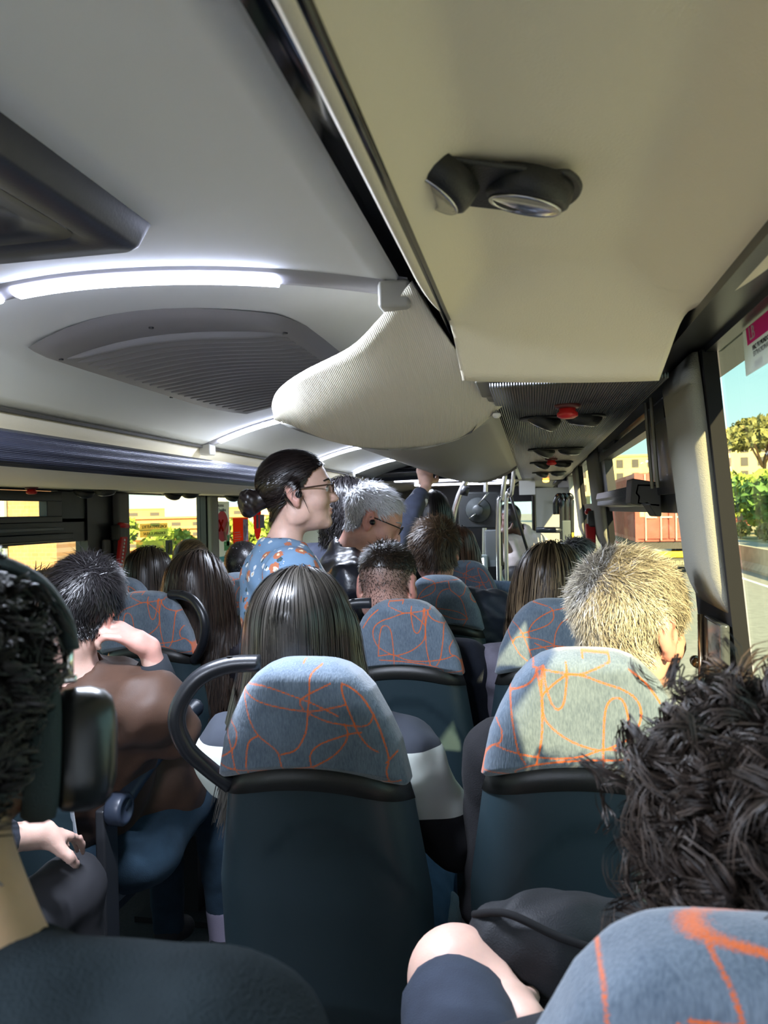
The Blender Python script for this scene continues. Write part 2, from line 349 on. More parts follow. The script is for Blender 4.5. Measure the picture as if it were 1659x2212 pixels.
struct(lbox(5.75, 8.6, 1.0, 1.72, mat('cream_wall', (0.42, 0.44, 0.36), 0.6), 'wall_left.002', 0.04, 0.0))
for i, (a, b, c, d) in enumerate(((0.0, 3.10, 1.0, 1.51), (3.42, 4.36, 1.0, 1.72), (4.55, 5.75, 1.0, 1.72), (Y0, -0.2, 1.0, 1.72))):
    struct(MB().box((XL-0.028, a, c), (XL-0.024, b, d)).build('window_%d' % (6+i), GLASS))
struct(MB().box((XL-0.028, 1.6, 1.60), (XL-0.024, 2.84, 1.70)).build('window_10', GLASS))
hl = empty('hopper_window', (XL, 2.2, 1.6)); tag(hl, 'black framed hopper window showing a strip of brick wall and shutter', 'window')
for lo, hi in (((XL-0.02, 1.2, 1.672), (XL+0.022, 2.90, 1.712)), ((XL-0.02, 1.2, 1.585), (XL+0.022, 2.90, 1.612))): child(MB().box(lo, hi).build('x', BLACKP, bevel=0.004), hl, 'frame_rail')
child(MB().box((XL-0.02, 2.80, 1.60), (XL+0.02, 2.90, 1.70)).build('x', BLACKP, bevel=0.004), hl, 'frame_stile')
child(MB().box((XL, 1.2, 1.552), (XL+0.06, 2.85, 1.566)).build('x', mat('ledge_dark', (0.10, 0.11, 0.12), 0.35), bevel=0.003), hl, 'ledge')
child(MB().box((XL, 1.2, 1.51), (XL+0.04, 2.95, 1.54)).build('x', BLACKP, bevel=0.004), hl, 'ledge')
struct(lbox(2.90, 3.12, 1.585, 1.72, mat('blind_panel', (0.02, 0.028, 0.032), 0.4), 'trim_22', 0.03, 0.0))
# rear and front
struct(MB().box((-2.0, Y0-0.05, -0.06), (0.36, Y0, 1.15)).build('wall_back', MATS['wall_panel']))
struct(MB().box((-2.0, Y0-0.05, 1.75), (0.36, Y0, 2.05)).build('wall_back.001', MATS['wall_panel']))
struct(MB().box((-2.0, Y1, -0.06), (0.36, Y1+0.05, 1.3)).build('wall_front', BLACKP))
struct(MB().box((-2.0, Y1, 1.3), (-0.4, Y1+0.05, 1.7)).build('wall_front.002', BLACKP))
struct(MB().box((-2.0, Y1, 1.7), (0.36, Y1+0.05, 2.05)).build('wall_front.001', BLACKP))
struct(MB().box((-0.4, Y1, 1.3), (0.3, Y1+0.006, 1.7)).build('window_12', GLASS))
struct(MB().box((-2.0, Y0-0.05, 1.15), (0.36, Y0, 1.75)).build('wall_back.002', MATS['wall_panel']))  # unseen infill added in the rear wall to keep low sun off the seats
struct(MB().box((-2.0, Y0-0.05, 2.03), (0.36, Y1, 2.06)).build('wall_top', BLACKP))
struct(wallstrip(8.3, Y1, -0.06, 2.0, BLACKP, 'wall_right.003'))
# dark header beam crossing in front of the entrance area
rows = []
for x in np.linspace(-1.95, 0.34, 15): 
    z = 1.80+0.055*math.cos((x+0.8)*1.25)
    rows.append([(x, 6.15, 1.95), (x, 6.13, z+0.03), (x, 6.18, z), (x, 6.42, z+0.01), (x, 6.45, 1.94)])
struct(MB().grid(rows).build('trim_23', GLOSSB, smooth=0.6))
# ---------------------------------------------------------------- ceiling fittings
def light_strip(y, x0, x1, segs, label):
    t = empty('ceiling_light', ((x0+x1)/2, y, 1.95)); o = Vector(t.location)
    tag(t, label, 'ceiling light', 'curved light strips across the ceiling')
    def arc(a, b, n, dz): return [(x, ceil_z(x)-dz) for x in np.linspace(a, b, n)]
    h = MB(); rows = [[(x-o.x, -0.022, z+0.010-o.z), (x-o.x, -0.020, z-0.004-o.z), (x-o.x, 0.0, z-0.012-o.z), (x-o.x, 0.016, z-0.012-o.z), (x-o.x, 0.022, z+0.010-o.z)] for x, z in arc(x0, x1, 30, 0.002)]
    h.grid(rows).build('housing', mat('strip_housing', (0.40, 0.39, 0.40), 0.35), t, smooth=0.8)
    for a, b in segs:
        d = MB(); d.grid([[(x-o.x, -0.0195, z-0.010-o.z), (x-o.x, -0.0165, z-0.016-o.z), (x-o.x, -0.006, z-0.0185-o.z), (x-o.x, 0.010, z-0.0185-o.z), (x-o.x, 0.0145, z-0.013-o.z)] for x, z in arc(a, b, 24, 0.002)])
        d.build('diffuser', LEDM, t, smooth=True)
        a, b = max(a, -1.0), min(b, -0.38)
        if b-a < 0.2: continue
        la = bpy.data.lights.new('strip_lamp', 'AREA'); la.shape = 'RECTANGLE'; la.size = abs(b-a)*0.8; la.size_y = 0.02; la.energy = (5.5 if y < 0 else 3.4 if y < 2 else 1.5)*abs(b-a)/0.45; la.color = (0.76, 0.84, 1.0)
        lo_ = bpy.data.objects.new('strip_lamp', la); COL.objects.link(lo_); lo_.parent = t; xm = (a+b)/2; lo_.location = (xm-o.x, 0.002, min(ceil_z(a), ceil_z(b), ceil_z(xm))-0.024-o.z)
    for x in (x0, x1):
        s = 1 if x == x0 else -1
        MB().box((x-o.x-0.004, -0.030, ceil_z(x)-0.036-o.z), (x-o.x+0.045*s if s > 0 else x-o.x+0.004, 0.026, ceil_z(x)+0.006-o.z)).build('end_cap', mat('cap_plastic', (0.46, 0.45, 0.41), 0.45), t, bevel=0.007) if s > 0 else \
        MB().box((x-o.x-0.045, -0.030, ceil_z(x)-0.036-o.z), (x-o.x+0.004, 0.026, ceil_z(x)+0.006-o.z)).build('end_cap', mat('cap_plastic', (0.46, 0.45, 0.41), 0.45), t, bevel=0.007)
    return t
light_strip(1.15, -1.255, -0.175, ((-0.84, -0.385), (-1.19, -0.875)), 'long glowing ceiling strip between roof hatch and air grille')
light_strip(2.85, -1.275, -0.19, ((-1.20, -0.72), (-0.70, -0.26)), 'glowing ceiling strip just beyond the ribbed air grille')
light_strip(4.2, -1.275, -0.19, ((-1.18, -0.26),), 'glowing ceiling strip above the standing woman with glasses')
light_strip(5.3, -1.275, -0.19, ((-1.23, -0.26),), 'glowing ceiling strip beside the dark header beam')
light_strip(-0.45, -1.255, -0.175, ((-0.84, -0.385), (-1.19, -0.875)), 'added unseen ceiling strip behind the roof hatch')  # strip out of view behind the camera, added to light the near ceiling
for y in (7.3, 8.6):
    t = tag(MB().box((-1.3, y-0.02, 1.885), (-0.25, y+0.02, 1.905)).build('front_light', LEDM, bevel=0.005), 'bright light strip on the front ceiling beyond the dark header' if y < 8 else 'farthest light strip on the front ceiling near the windscreen', 'ceiling light')
# roof hatch
NAVY = mat('hatch_plastic', (0.035, 0.038, 0.055), 0.38, bump=0.08)
ht = empty('roof_hatch', (-0.765, 0.62, 1.96)); tag(ht, 'dark blue roof hatch frame with rounded recess and yellow print', 'hatch')
def rrect(w, h, r, n=6):
    p = []
    for cx, cy, a0 in ((w-r, h-r, 0), (-w+r, h-r, PI/2), (-w+r, -h+r, PI), (w-r, -h+r, 1.5*PI)):
        for k in range(n+1): a = a0+PI/2*k/n; p.append((cx+r*math.cos(a), cy+r*math.sin(a)))
    return p
def ring(profile, name, m, parent, loc=(0, 0, 0), cap=None):
    """nested rounded rectangles (half width, half length, radius, z)"""
    loops = [[(x, y, z) for x, y in rrect(w, h, r)] for w, h, r, z in profile]; n = len(loops[0]); M = MB()
    v = [p for l in loops for p in l]; f = [(i*n+k, i*n+(k+1) % n, (i+1)*n+(k+1) % n, (i+1)*n+k) for i in range(len(loops)-1) for k in range(n)]
    if cap: f.append(tuple((len(loops)-1)*n+k for k in range(n)))
    M.add(v, f); return M.build(name, m, parent, smooth=0.5, loc=loc)
ring([(0.275, 0.345, 0.02, 0.035), (0.262, 0.332, 0.02, 0.0), (0.255, 0.325, 0.02, -0.006), (0.215, 0.28, 0.02, -0.006), (0.205, 0.27, 0.03, 0.0)], 'frame', NAVY, ht)
ring([(0.207, 0.272, 0.03, -0.002), (0.175, 0.235, 0.045, 0.0), (0.168, 0.228, 0.045, 0.010), (0.13, 0.19, 0.045, 0.012), (0.122, 0.182, 0.045, 0.026)], 'recess', mat('hatch_inner', (0.022, 0.024, 0.036), 0.32), ht, cap=True)
MB().box((-0.12, -0.10, 0.0), (0.125, -0.02, 0.016)).build('handle_plate', mat('hatch_plate', (0.10, 0.10, 0.105), 0.4), ht, bevel=0.008)
for i, (a, b) in enumerate(((0.06, 0.105), (0.0, 0.045))):
    text_mesh('print', 'OBRIR' if i == 0 else 'EXIT', 0.014, mat('yellow_print', (0.55, 0.36, 0.02), 0.5), Mat((0.7, 0.7, 0), (0.7, -0.7, 0), ((a+b)/2, -0.06, -0.0015)), ht)
# return air grille
gr = empty('air_grille', (-0.745, 1.97, 1.985)); tag(gr, 'wide grey ceiling air grille with arched slats and screws', 'air grille')
GRM = mat('grille_plastic', (0.30, 0.29, 0.29), 0.45, bump=0.05)
def gz(x, y): return ceil_z(-0.745+x)-1.985-0.018*min(1, max(0, (0.30-abs(x))/0.03))*min(1, max(0, (0.60-abs(y))/0.03))
P = []
for y in np.concatenate([[-0.60, -0.585, -0.56], np.linspace(-0.5, 0.5, 9), [0.56, 0.585, 0.60]]):
    w = 0.30-0.10*max(0, (abs(y)-0.35)/0.25)**2 if y > 0 else 0.30-0.03*max(0, (abs(y)-0.45)/0.15)**2
    P.append([(x*w/0.30, y+0.05*(x/0.3)**2*(1 if y < 0 else -1), gz(x, y)) for x in np.concatenate([[-0.30, -0.29, -0.27], np.linspace(-0.24, 0.24, 9), [0.27, 0.29, 0.30]])])
MB().grid(P).build('frame', GRM, gr, smooth=0.7)
sl = None
for k in range(24):
    y = -0.47+k*0.041; w = 0.245-0.035*max(0, (y-0.1)/0.4)**2
    if sl is None:
        rows = [[(x, 0.0-0.006+0.02*(x/0.24)**2, gz(x, 0)+0.001-0.002*0), (x, -0.004+0.02*(x/0.24)**2, gz(x, 0)-0.012*max(0.05, 1-(x/0.25)**6)), (x, 0.008+0.02*(x/0.24)**2, gz(x, 0)-0.013*max(0.05, 1-(x/0.25)**6)), (x, 0.013+0.02*(x/0.24)**2, gz(x, 0)+0.001)] for x in np.linspace(-0.245, 0.245, 15)]
        sl = MB().grid(rows).build('slat', mat('slat_plastic', (0.30, 0.295, 0.30), 0.5), gr, smooth=0.7); s2 = sl
    else: s2 = sl.copy(); COL.objects.link(s2)
    s2.location = (0, y, 0); s2.scale = (w/0.245, 1, 1)
for x, y in ((-0.255, -0.46), (0.0, -0.54), (0.255, -0.46), (-0.275, 0.1), (0.275, 0.1), (-0.23, 0.5)):
    MB().lathe([(0.0055, 0), (0.005, -0.003), (0, -0.003)], 8, Matrix.Translation((x, y, gz(x, y)))).build('screw', BLACKP, gr)
# twin air vents
VB = mat('vent_plastic', (0.02, 0.021, 0.022), 0.42, bump=0.3, bscale=500)
VD = mat('vent_dark', (0.006, 0.006, 0.007), 0.5)
def make_vent():
    t = empty('air_vent', (0, 0, 0))
    poly = [(0.046*math.cos(a)+0.05*(1 if math.cos(a) > 0 else -1), 0.046*math.sin(a)*(1.0 if abs(math.cos(a)) > 0.35 else 0.80+0.20*abs(math.cos(a))/0.35)) for a in np.linspace(0, 2*PI, 48, endpoint=False)]
    MB().prism(poly, 0.006, Matrix.Translation((0, 0, -0.006))).build('plate', VB, t, bevel=0.003)
    for s in (-1, 1):
        T = Matrix.Translation((0.046*s, 0, -0.006)) @ Matrix.Rotation(0.50*(1 if s < 0 else 0.25), 4, 'Y') @ Matrix.Rotation(0.30, 4, 'X')
        n = MB().lathe([(0.041, 0.016), (0.041, 0.002), (0.039, -0.006), (0.035, -0.009), (0.031, -0.007), (0.030, 0.006)], 36, T).build('nozzle', VB, t, smooth=0.6)
        MB().lathe([(0.034, -0.0085), (0.0345, -0.0105), (0.033, -0.0118), (0.0313, -0.0105), (0.031, -0.007)], 36, T).build('chrome_ring', mat('vent_ring', (0.62, 0.62, 0.64), 0.25, metal=1.0), n, smooth=True)
        MB().lathe([(0.0305, 0.006), (0.015, 0.005), (0, 0.005)], 24, T).build('throat', VD, n)
        v = MB()
        for k in range(-2, 3): 
            hw = math.sqrt(max(0, 0.0295**2-(k*0.0105)**2)); v.box((k*0.0105-0.0009, -hw, -0.007), (k*0.0105+0.0009, hw, 0.003), T)
        v.build('vanes', VB, n)
    return t
v0 = make_vent(); v0.scale = (1.06, 1.06, 1.06); v0.location = (-0.043, 0.745, 1.916); v0.rotation_euler = (math.radians(-4), math.radians(3), math.radians(24))
tag(v0, 'twin black air vent with chrome rings set in the beige panel', 'air vent')
vl = [((0.065, 1.636, 1.79), 'twin air vent on ribbed channel directly below the red stop button'), ((0.077, 2.50, 1.79), 'twin air vent on ribbed channel, second beyond the beige panel'), ((0.08, 3.22, 1.79), 'twin air vent on ribbed channel beside the farther red button'), ((0.09, 4.1, 1.79), 'twin air vent at the far end of ribbed channel'),
      ((-1.78, 2.90, 1.717), 'twin air vent under left shelf with pale rings before the grey pillar'), ((-1.74, 3.62, 1.716), 'twin air vent under left shelf above the emergency exit window'), ((-1.70, 4.30, 1.714), 'twin air vent under left shelf above the pale poster')]
for p, lab in vl:
    c = copy_tree(v0); c.location = p; c.rotation_euler = (0, 0, 0); tag(c, lab, 'air vent')
    if p[0] > 0: c.scale = (0.92, 0.92, 0.92)
# red stop buttons
for p, lab in (((0.067, 1.452, 1.79), 'red round stop button ahead of the first ribbed channel vent'), ((0.075, 3.0, 1.79), 'red round stop button far along the ribbed channel'), ((-1.80, 2.52, 1.717), 'red round stop button under the left shelf')):
    t = empty('stop_button', p); tag(t, lab, 'button')
    MB().lathe([(0.024, 0), (0.022, -0.006), (0.016, -0.007)], 20).build('base', mat('button_base', (0.10, 0.02, 0.02), 0.4), t, smooth=0.5)
    MB().lathe([(0.015, -0.006), (0.015, -0.012), (0.019, -0.015), (0.019, -0.021), (0.012, -0.025), (0, -0.025)], 20).build('button', REDM, t, smooth=0.5)
for p, side, lab in (((-1.90, 3.285, 1.53), 1, 'red emergency hammer in holder on the left grey pillar'), ((0.262, 3.50, 1.55), -1, 'red emergency hammer on the right pillar beyond hopper window')):
    t = empty('emergency_hammer', p); tag(t, lab, 'hammer')
    MB().cbox((0, 0, 0), (0.05, 0.055, 0.075)).build('holder', mat('hammer_holder', (0.05, 0.052, 0.045), 0.5), t, bevel=0.01)
    h = MB().add([(0.01, -0.02, -0.02), (0.035*side, -0.025, -0.02), (0.035*side, 0.03, -0.02), (0.01, 0.03, -0.02), (0.005, -0.045, -0.165), (0.028*side, -0.05, -0.165), (0.028*side, 0.005, -0.165), (0.005, 0.0, -0.165)], [(0, 3, 2, 1), (4, 5, 6, 7), (0, 1, 5, 4), (1, 2, 6, 5), (2, 3, 7, 6), (3, 0, 4, 7)]).build('grip', REDM, t, bevel=0.006)
    MB().tube([(0.02*side, -0.02, 0.035), (0.02*side, 0.05, 0.03)], 0.013, 10).build('head', REDM, t, smooth=0.6)
    if side > 0:
        d = MB()
        for k in range(8): d.cbox((0.036*side-k*0.0009, -0.006-k*0.003, -0.035-k*0.016), (0.004, 0.009, 0.010))
        d.build('dots', mat('white_dots', (0.8, 0.8, 0.78), 0.5), t)
    MB().box((0.0, 0.028, -0.10) if side > 0 else (-0.002, 0.028, -0.10), (0.003, 0.075, -0.03)).build('tag', mat('red_tag', (0.35, 0.07, 0.05), 0.3), t)
# ---------------------------------------------------------------- seats
PAT_A = [[(-0.107,-0.04),(-0.064,-0.041),(-0.004,-0.06),(0.025,-0.071),(0.057,-0.087)],[(-0.107,-0.043),(-0.085,-0.062),(-0.05,-0.073),(0.005,-0.08),(0.045,-0.074),(0.069,-0.068)],[(-0.105,-0.04),(-0.1,-0.068),(-0.091,-0.101),(-0.078,-0.123),(-0.056,-0.141),(-0.046,-0.153),(-0.041,-0.181)],[(0.029,-0.007),(0.014,-0.022),(0.011,-0.055),(0.007,-0.081),(0.002,-0.115),(-0.016,-0.144),(-0.041,-0.153)],[(0.0,-0.077),(-0.002,-0.06),(0.046,-0.034)],[(0.01,-0.084),(0.044,-0.097),(0.098,-0.102),(0.113,-0.085)],[(0.064,-0.035),(0.066,-0.054),(0.081,-0.096),(0.09,-0.117),(0.104,-0.135),(0.118,-0.144)],[(0.064,-0.034),(0.08,-0.042),(0.099,-0.062),(0.117,-0.097),(0.128,-0.129),(0.134,-0.157),(0.13,-0.176),(0.136,-0.202)],[(0.008,-0.17),(0.008,-0.151),(0.026,-0.133),(0.071,-0.116),(0.093,-0.112)],[(0.066,-0.099),(0.071,-0.115),(0.063,-0.134),(0.043,-0.154),(0.011,-0.172)],[(-0.165,-0.175),(-0.129,-0.183),(-0.087,-0.185),(-0.037,-0.181),(0.011,-0.172)],[(-0.078,-0.123),(-0.094,-0.133),(-0.101,-0.155),(-0.104,-0.194)],[(-0.14,-0.095),(-0.122,-0.112),(-0.118,-0.131),(-0.128,-0.151),(-0.162,-0.172)],[(-0.14,-0.115),(-0.13,-0.144),(-0.126,-0.168),(-0.121,-0.195)],[(0.147,-0.145),(0.13,-0.162)],[(0.008,-0.17),(0.018,-0.181),(0.072,-0.195),(0.129,-0.195),(0.151,-0.192)],[(-0.165,-0.167),(-0.162,-0.192),(-0.158,-0.209)],[(-0.089,-0.014),(-0.105,-0.041)],[(-0.003,0.001),(-0.002,-0.005)]]
PAT_B = [[(-0.079,-0.025),(-0.031,-0.032),(-0.007,-0.032),(0.032,-0.015)],[(-0.031,-0.016),(-0.03,-0.038),(-0.035,-0.076),(-0.044,-0.087),(-0.053,-0.077),(-0.061,-0.049),(-0.063,-0.022)],[(-0.066,-0.022),(-0.067,-0.069),(-0.068,-0.129),(-0.077,-0.174)],[(-0.074,-0.026),(-0.067,-0.069),(-0.062,-0.104),(-0.033,-0.131),(0.004,-0.146),(0.024,-0.146),(0.045,-0.136),(0.064,-0.122),(0.075,-0.095),(0.07,-0.071),(0.05,-0.055),(0.021,-0.045),(-0.007,-0.035),(-0.031,-0.035),(-0.061,-0.06),(-0.067,-0.071)],[(0.021,-0.18),(0.021,-0.14),(0.024,-0.091),(0.031,-0.072),(0.042,-0.067),(0.052,-0.076),(0.059,-0.111),(0.063,-0.151)],[(-0.114,-0.064),(-0.112,-0.103),(-0.104,-0.153),(-0.093,-0.174)],[(-0.121,-0.065),(-0.091,-0.053),(-0.077,-0.039),(-0.074,-0.026)],[(-0.139,-0.148),(-0.104,-0.158),(-0.055,-0.163),(-0.013,-0.159),(0.024,-0.146),(0.063,-0.15)],[(-0.107,-0.194),(-0.107,-0.186),(-0.077,-0.174),(-0.013,-0.165),(0.06,-0.161)],[(-0.136,-0.109),(-0.128,-0.126),(-0.131,-0.143),(-0.145,-0.151),(-0.156,-0.169),(-0.161,-0.202)],[(-0.159,-0.19),(-0.107,-0.196)],[(0.059,-0.025),(0.083,-0.046),(0.103,-0.075)],[(-0.007,0.006),(-0.006,-0.01)],[(0.031,0.004),(0.032,-0.012)],[(-0.005,-0.002),(0.03,-0.004)],[(-0.079,-0.025),(-0.076,-0.011),(-0.068,-0.003)]]
PAT_C = [[(-0.043,0.012),(-0.026,-0.013),(-0.019,-0.033)],[(0.003,0.017),(0.015,-0.004),(0.02,-0.031)],[(-0.133,-0.049),(-0.1,-0.019),(-0.056,-0.003),(-0.012,-0.004),(0.031,-0.01)],[(-0.083,0.004),(-0.09,-0.021),(-0.088,-0.061)],[(-0.046,-0.035),(-0.007,-0.037),(0.031,-0.04)],[(-0.069,-0.043),(-0.07,-0.059)],[(-0.052,-0.038),(-0.056,-0.058)],[(-0.1,-0.003),(-0.12,-0.045),(-0.125,-0.065)],[(-0.003,-0.039),(-0.005,-0.052)]]
PAT_D = [[(-x, z) for x, z in l] for l in PAT_B]
PAT_E = [[(-x*1.0, -0.2-z) for x, z in l] for l in PAT_A]
def fabric(name, scale=1.0):
    m = bpy.data.materials.new(name); m.use_nodes = True; nt = m.node_tree; b = nt.nodes['Principled BSDF']; N = nt.nodes.new; K = nt.links.new
    at = N('ShaderNodeAttribute'); at.attribute_name = 'line'
    tc = N('ShaderNodeTexCoord'); mp = N('ShaderNodeMapping'); mp.inputs['Scale'].default_value = (1, 1, 0.25); K(tc.outputs['Object'], mp.inputs[0])
    n1 = N('ShaderNodeTexNoise'); n1.inputs['Scale'].default_value = 420; n1.inputs['Detail'].default_value = 2; K(mp.outputs[0], n1.inputs['Vector'])
    n2 = N('ShaderNodeTexNoise'); n2.inputs['Scale'].default_value = 30; n2.inputs['Detail'].default_value = 4; K(tc.outputs['Object'], n2.inputs['Vector'])
    n3 = N('ShaderNodeTexNoise'); n3.inputs['Scale'].default_value = 700; K(tc.outputs['Object'], n3.inputs['Vector'])
    ma = N('ShaderNodeMath'); ma.operation = 'MULTIPLY_ADD'; ma.inputs[1].default_value = 0.0040; K(n3.outputs['Fac'], ma.inputs[0]); K(at.outputs['Fac'], ma.inputs[2])
    mr = N('ShaderNodeMapRange'); mr.inputs['From Min'].default_value = 0.0026; mr.inputs['From Max'].default_value = 0.0040; mr.inputs['To Min'].default_value = 1; mr.inputs['To Max'].default_value = 0; K(ma.outputs[0], mr.inputs['Value'])
    r = N('ShaderNodeValToRGB'); r.color_ramp.elements[0].position = 0.3; r.color_ramp.elements[1].position = 0.72
    r.color_ramp.elements[0].color = (0.075, 0.102, 0.138, 1); r.color_ramp.elements[1].color = (0.160, 0.200, 0.245, 1)
    mx0 = N('ShaderNodeMath'); mx0.operation = 'MULTIPLY_ADD'; mx0.inputs[1].default_value = 0.6; K(n1.outputs['Fac'], mx0.inputs[0]); 
    m2 = N('ShaderNodeMath'); m2.operation = 'MULTIPLY'; m2.inputs[1].default_value = 0.4; K(n2.outputs['Fac'], m2.inputs[0]); K(m2.outputs[0], mx0.inputs[2]); K(mx0.outputs[0], r.inputs['Fac'])
    mix = N('ShaderNodeMixRGB'); mix.inputs['Color2'].default_value = (0.62, 0.125, 0.025, 1); K(mr.outputs[0], mix.inputs['Fac']); K(r.outputs['Color'], mix.inputs['Color1']); K(mix.outputs[0], b.inputs['Base Color'])
    b.inputs['Roughness'].default_value = 0.9; b.inputs['Sheen Weight'].default_value = 0.35; b.inputs['Specular IOR Level'].default_value = 0.1
    bp = N('ShaderNodeBump'); bp.inputs['Strength'].default_value = 0.5; bp.inputs['Distance'].default_value = 0.002; K(n1.outputs['Fac'], bp.inputs['Height']); K(bp.outputs[0], b.inputs['Normal'])
    return m
FAB = fabric('seat_fabric')
SHELL = mat('seat_shell', (0.020, 0.036, 0.045), 0.42, bump=0.12, bscale=900)
BAND = mat('seat_band', (0.012, 0.012, 0.011), 0.4, bump=0.15, bscale=900)
def interp(x, xs, ys): return float(np.interp(x, xs, ys))
RK = 0.10
ZT = [-0.205, -0.20, -0.135, -0.095, -0.048, -0.025, -0.012, -0.004, -0.001, 0.0]
HW = [0.158, 0.163, 0.149, 0.132, 0.107, 0.086, 0.068, 0.048, 0.03, 0.0]
def ringloft(zs, hw, hd, yc, n, p=3.6, arch=0.0, closed_bottom=True):
    """stack of flattened super-ellipses; z measured from the seat top"""
    V = []
    da = np.linspace(0, 2*PI, 20001); ex = np.sign(np.cos(da))*np.abs(np.cos(da))**(2/p)*0.15; ey = np.sign(np.sin(da))*np.abs(np.sin(da))**(2/p)*0.04
    al = np.concatenate([[0], np.cumsum(np.hypot(np.diff(ex), np.diff(ey)))]); an = np.interp(np.linspace(0, al[-1], n, endpoint=False), al, da)
    for z in zs:
        w = hw(z); d = hd(z); c = np.cos(an); s = np.sin(an)
        x = np.sign(c)*np.abs(c)**(2/p)*w; y = np.sign(s)*np.abs(s)**(2/p)*d+yc(z)
        zz = z+arch(z)*(1-(x/max(w, 1e-4))**2) if arch else np.full(n, z)
        V.append(np.stack([x, y, zz], 1))
    V = np.array(V); m = len(zs); f = []
    for i in range(m-1):
        for k in range(n): l = (k+1) % n; f.append((i*n+k, i*n+l, (i+1)*n+l, (i+1)*n+k))
    f.append(tuple(range(n-1, -1, -1))); f.append(tuple((m-1)*n+k for k in range(n)))
    return V.reshape(-1, 3), f
def headrest_mesh(pat, nm):
    zs = np.concatenate([np.linspace(-0.205, -0.02, 74), -0.02*(1-np.linspace(0.06, 1, 14)**0.6)])
    def hd(z): return 0.046*max(0.02, min(1, math.sqrt(max(0, 1-((z+0.035)/0.035)**2)) if z > -0.035 else 1.0))*(0.75+0.25*min(1, (z+0.205)/0.012))
    v, f = ringloft(zs, lambda z: interp(z, ZT, HW), hd, lambda z: 0.046-RK*z*0.9, 300, 4.0, lambda z: 0.024*max(0, 1-(z+0.205)/0.10))
    me = bpy.data.meshes.new(nm); me.from_pydata(v.tolist(), [], f); me.shade_smooth()
    P = np.stack([v[:, 0], v[:, 2]+0.3*np.maximum(0, v[:, 1]-0.02)*0], 1); D = np.full(len(v), 9.0)
    for l in pat:
        q = np.array(spline(l, 7)) if len(l) > 2 else np.array(l, float)
        for a, b in zip(q[:-1], q[1:]):
            ba = b-a; t = np.clip(((P-a)@ba)/max(ba@ba, 1e-9), 0, 1); D = np.minimum(D, np.hypot(*(P-a-t[:, None]*ba).T))
    A_ = me.attributes.new('line', 'FLOAT', 'POINT'); A_.data.foreach_set('value', D.astype(np.float32))
    me.materials.append(FAB); return me
HM = [headrest_mesh(p, 'headrest') for p in (PAT_A, PAT_B, PAT_C, PAT_D, PAT_E)]
def shell_mesh():
    M = MB(); rows = []
    for z in np.concatenate([np.linspace(-0.80, -0.235, 46)]):
        w = interp(z, [-0.8, -0.6, -0.4, -0.235], [0.165, 0.188, 0.188, 0.163]); r = []
        for u in np.linspace(-1, 1, 61):
            x = w*math.copysign(abs(u)**0.92, u); t = (z+0.80)/0.565
            zz = z+0.030*(1-u*u)*t**6
            za = -0.268-5.2*(x-0.012)**2 - 0.4*max(0, -x-0.03)*0.6
            k = min(1, max(0, (za-zz)/0.007)); k = k*k*(3-2*k)
            y = -RK*zz-0.002+0.055*abs(u)**7+0.006*k*(1 if x > -0.05 else max(0.15, 1+(x+0.05)/0.05))+0.012*abs(u)**2
            r.append((x, y, zz))
        rows.append(r)
    return M.grid(rows)
_s = shell_mesh(); SHM = bpy.data.meshes.new('back_shell'); SHM.from_pydata(_s.v, [], _s.f); SHM.materials.append(SHELL); SHM.shade_smooth()
def band_mesh():
    rows = []
    for z in (-0.240, -0.2385, -0.208, -0.20):
        r = []
        for u in np.linspace(-1, 1, 41):
            w = 0.1655 if z < -0.21 else 0.155; x = w*u; r.append((x, 0.010-RK*z*0.6-0.008+0.060*abs(u)**7+0.010*u*u+(0.004 if z < -0.239 else 0)+(0.006 if z > -0.21 else 0)+(0.02 if z > -0.205 else 0), z+0.028*(1-u*u)))
        rows.append(r)
    return MB().grid(rows)
_s = band_mesh(); BDM = bpy.data.meshes.new('headrest_band'); BDM.from_pydata(_s.v, [], _s.f); BDM.materials.append(BAND); BDM.shade_smooth()
_v, _f = ringloft(np.concatenate([np.linspace(-0.80, -0.22, 20), [-0.20, -0.19]]), lambda z: interp(z, [-0.8, -0.6, -0.23, -0.19], [0.17, 0.19, 0.16, 0.13]), lambda z: 0.048 if z < -0.205 else 0.03, lambda z: 0.085-RK*z*0.9, 40, 3.5, None)
CUM = bpy.data.meshes.new('back_cushion'); CUM.from_pydata(_v.tolist(), [], _f); CUM.materials.append(FAB); CUM.shade_smooth()
def far_line(me): a = me.attributes.new('line', 'FLOAT', 'POINT'); a.data.foreach_set('value', np.full(len(me.vertices), 1.0, np.float32))
far_line(CUM)
_q = MB().box((-0.19, 0.16, -0.72), (0.19, 0.58, -0.62)); SQM = bpy.data.meshes.new('seat_cushion'); SQM.from_pydata(_q.v, [], _q.f); SQM.materials.append(FAB); far_line(SQM)
_q = MB().box((-0.15, 0.20, -0.76), (0.15, 0.52, -0.72)).box((-0.05, 0.28, -1.165), (0.05, 0.40, -0.76)).box((-0.16, 0.22, -1.165), (0.16, 0.46, -1.145)); PEM = bpy.data.meshes.new('pedestal'); PEM.from_pydata(_q.v, [], _q.f); PEM.materials.append(DARKT)
HANDLE = mat('grab_handle', (0.014, 0.015, 0.018), 0.32, bump=0.06, bscale=700)
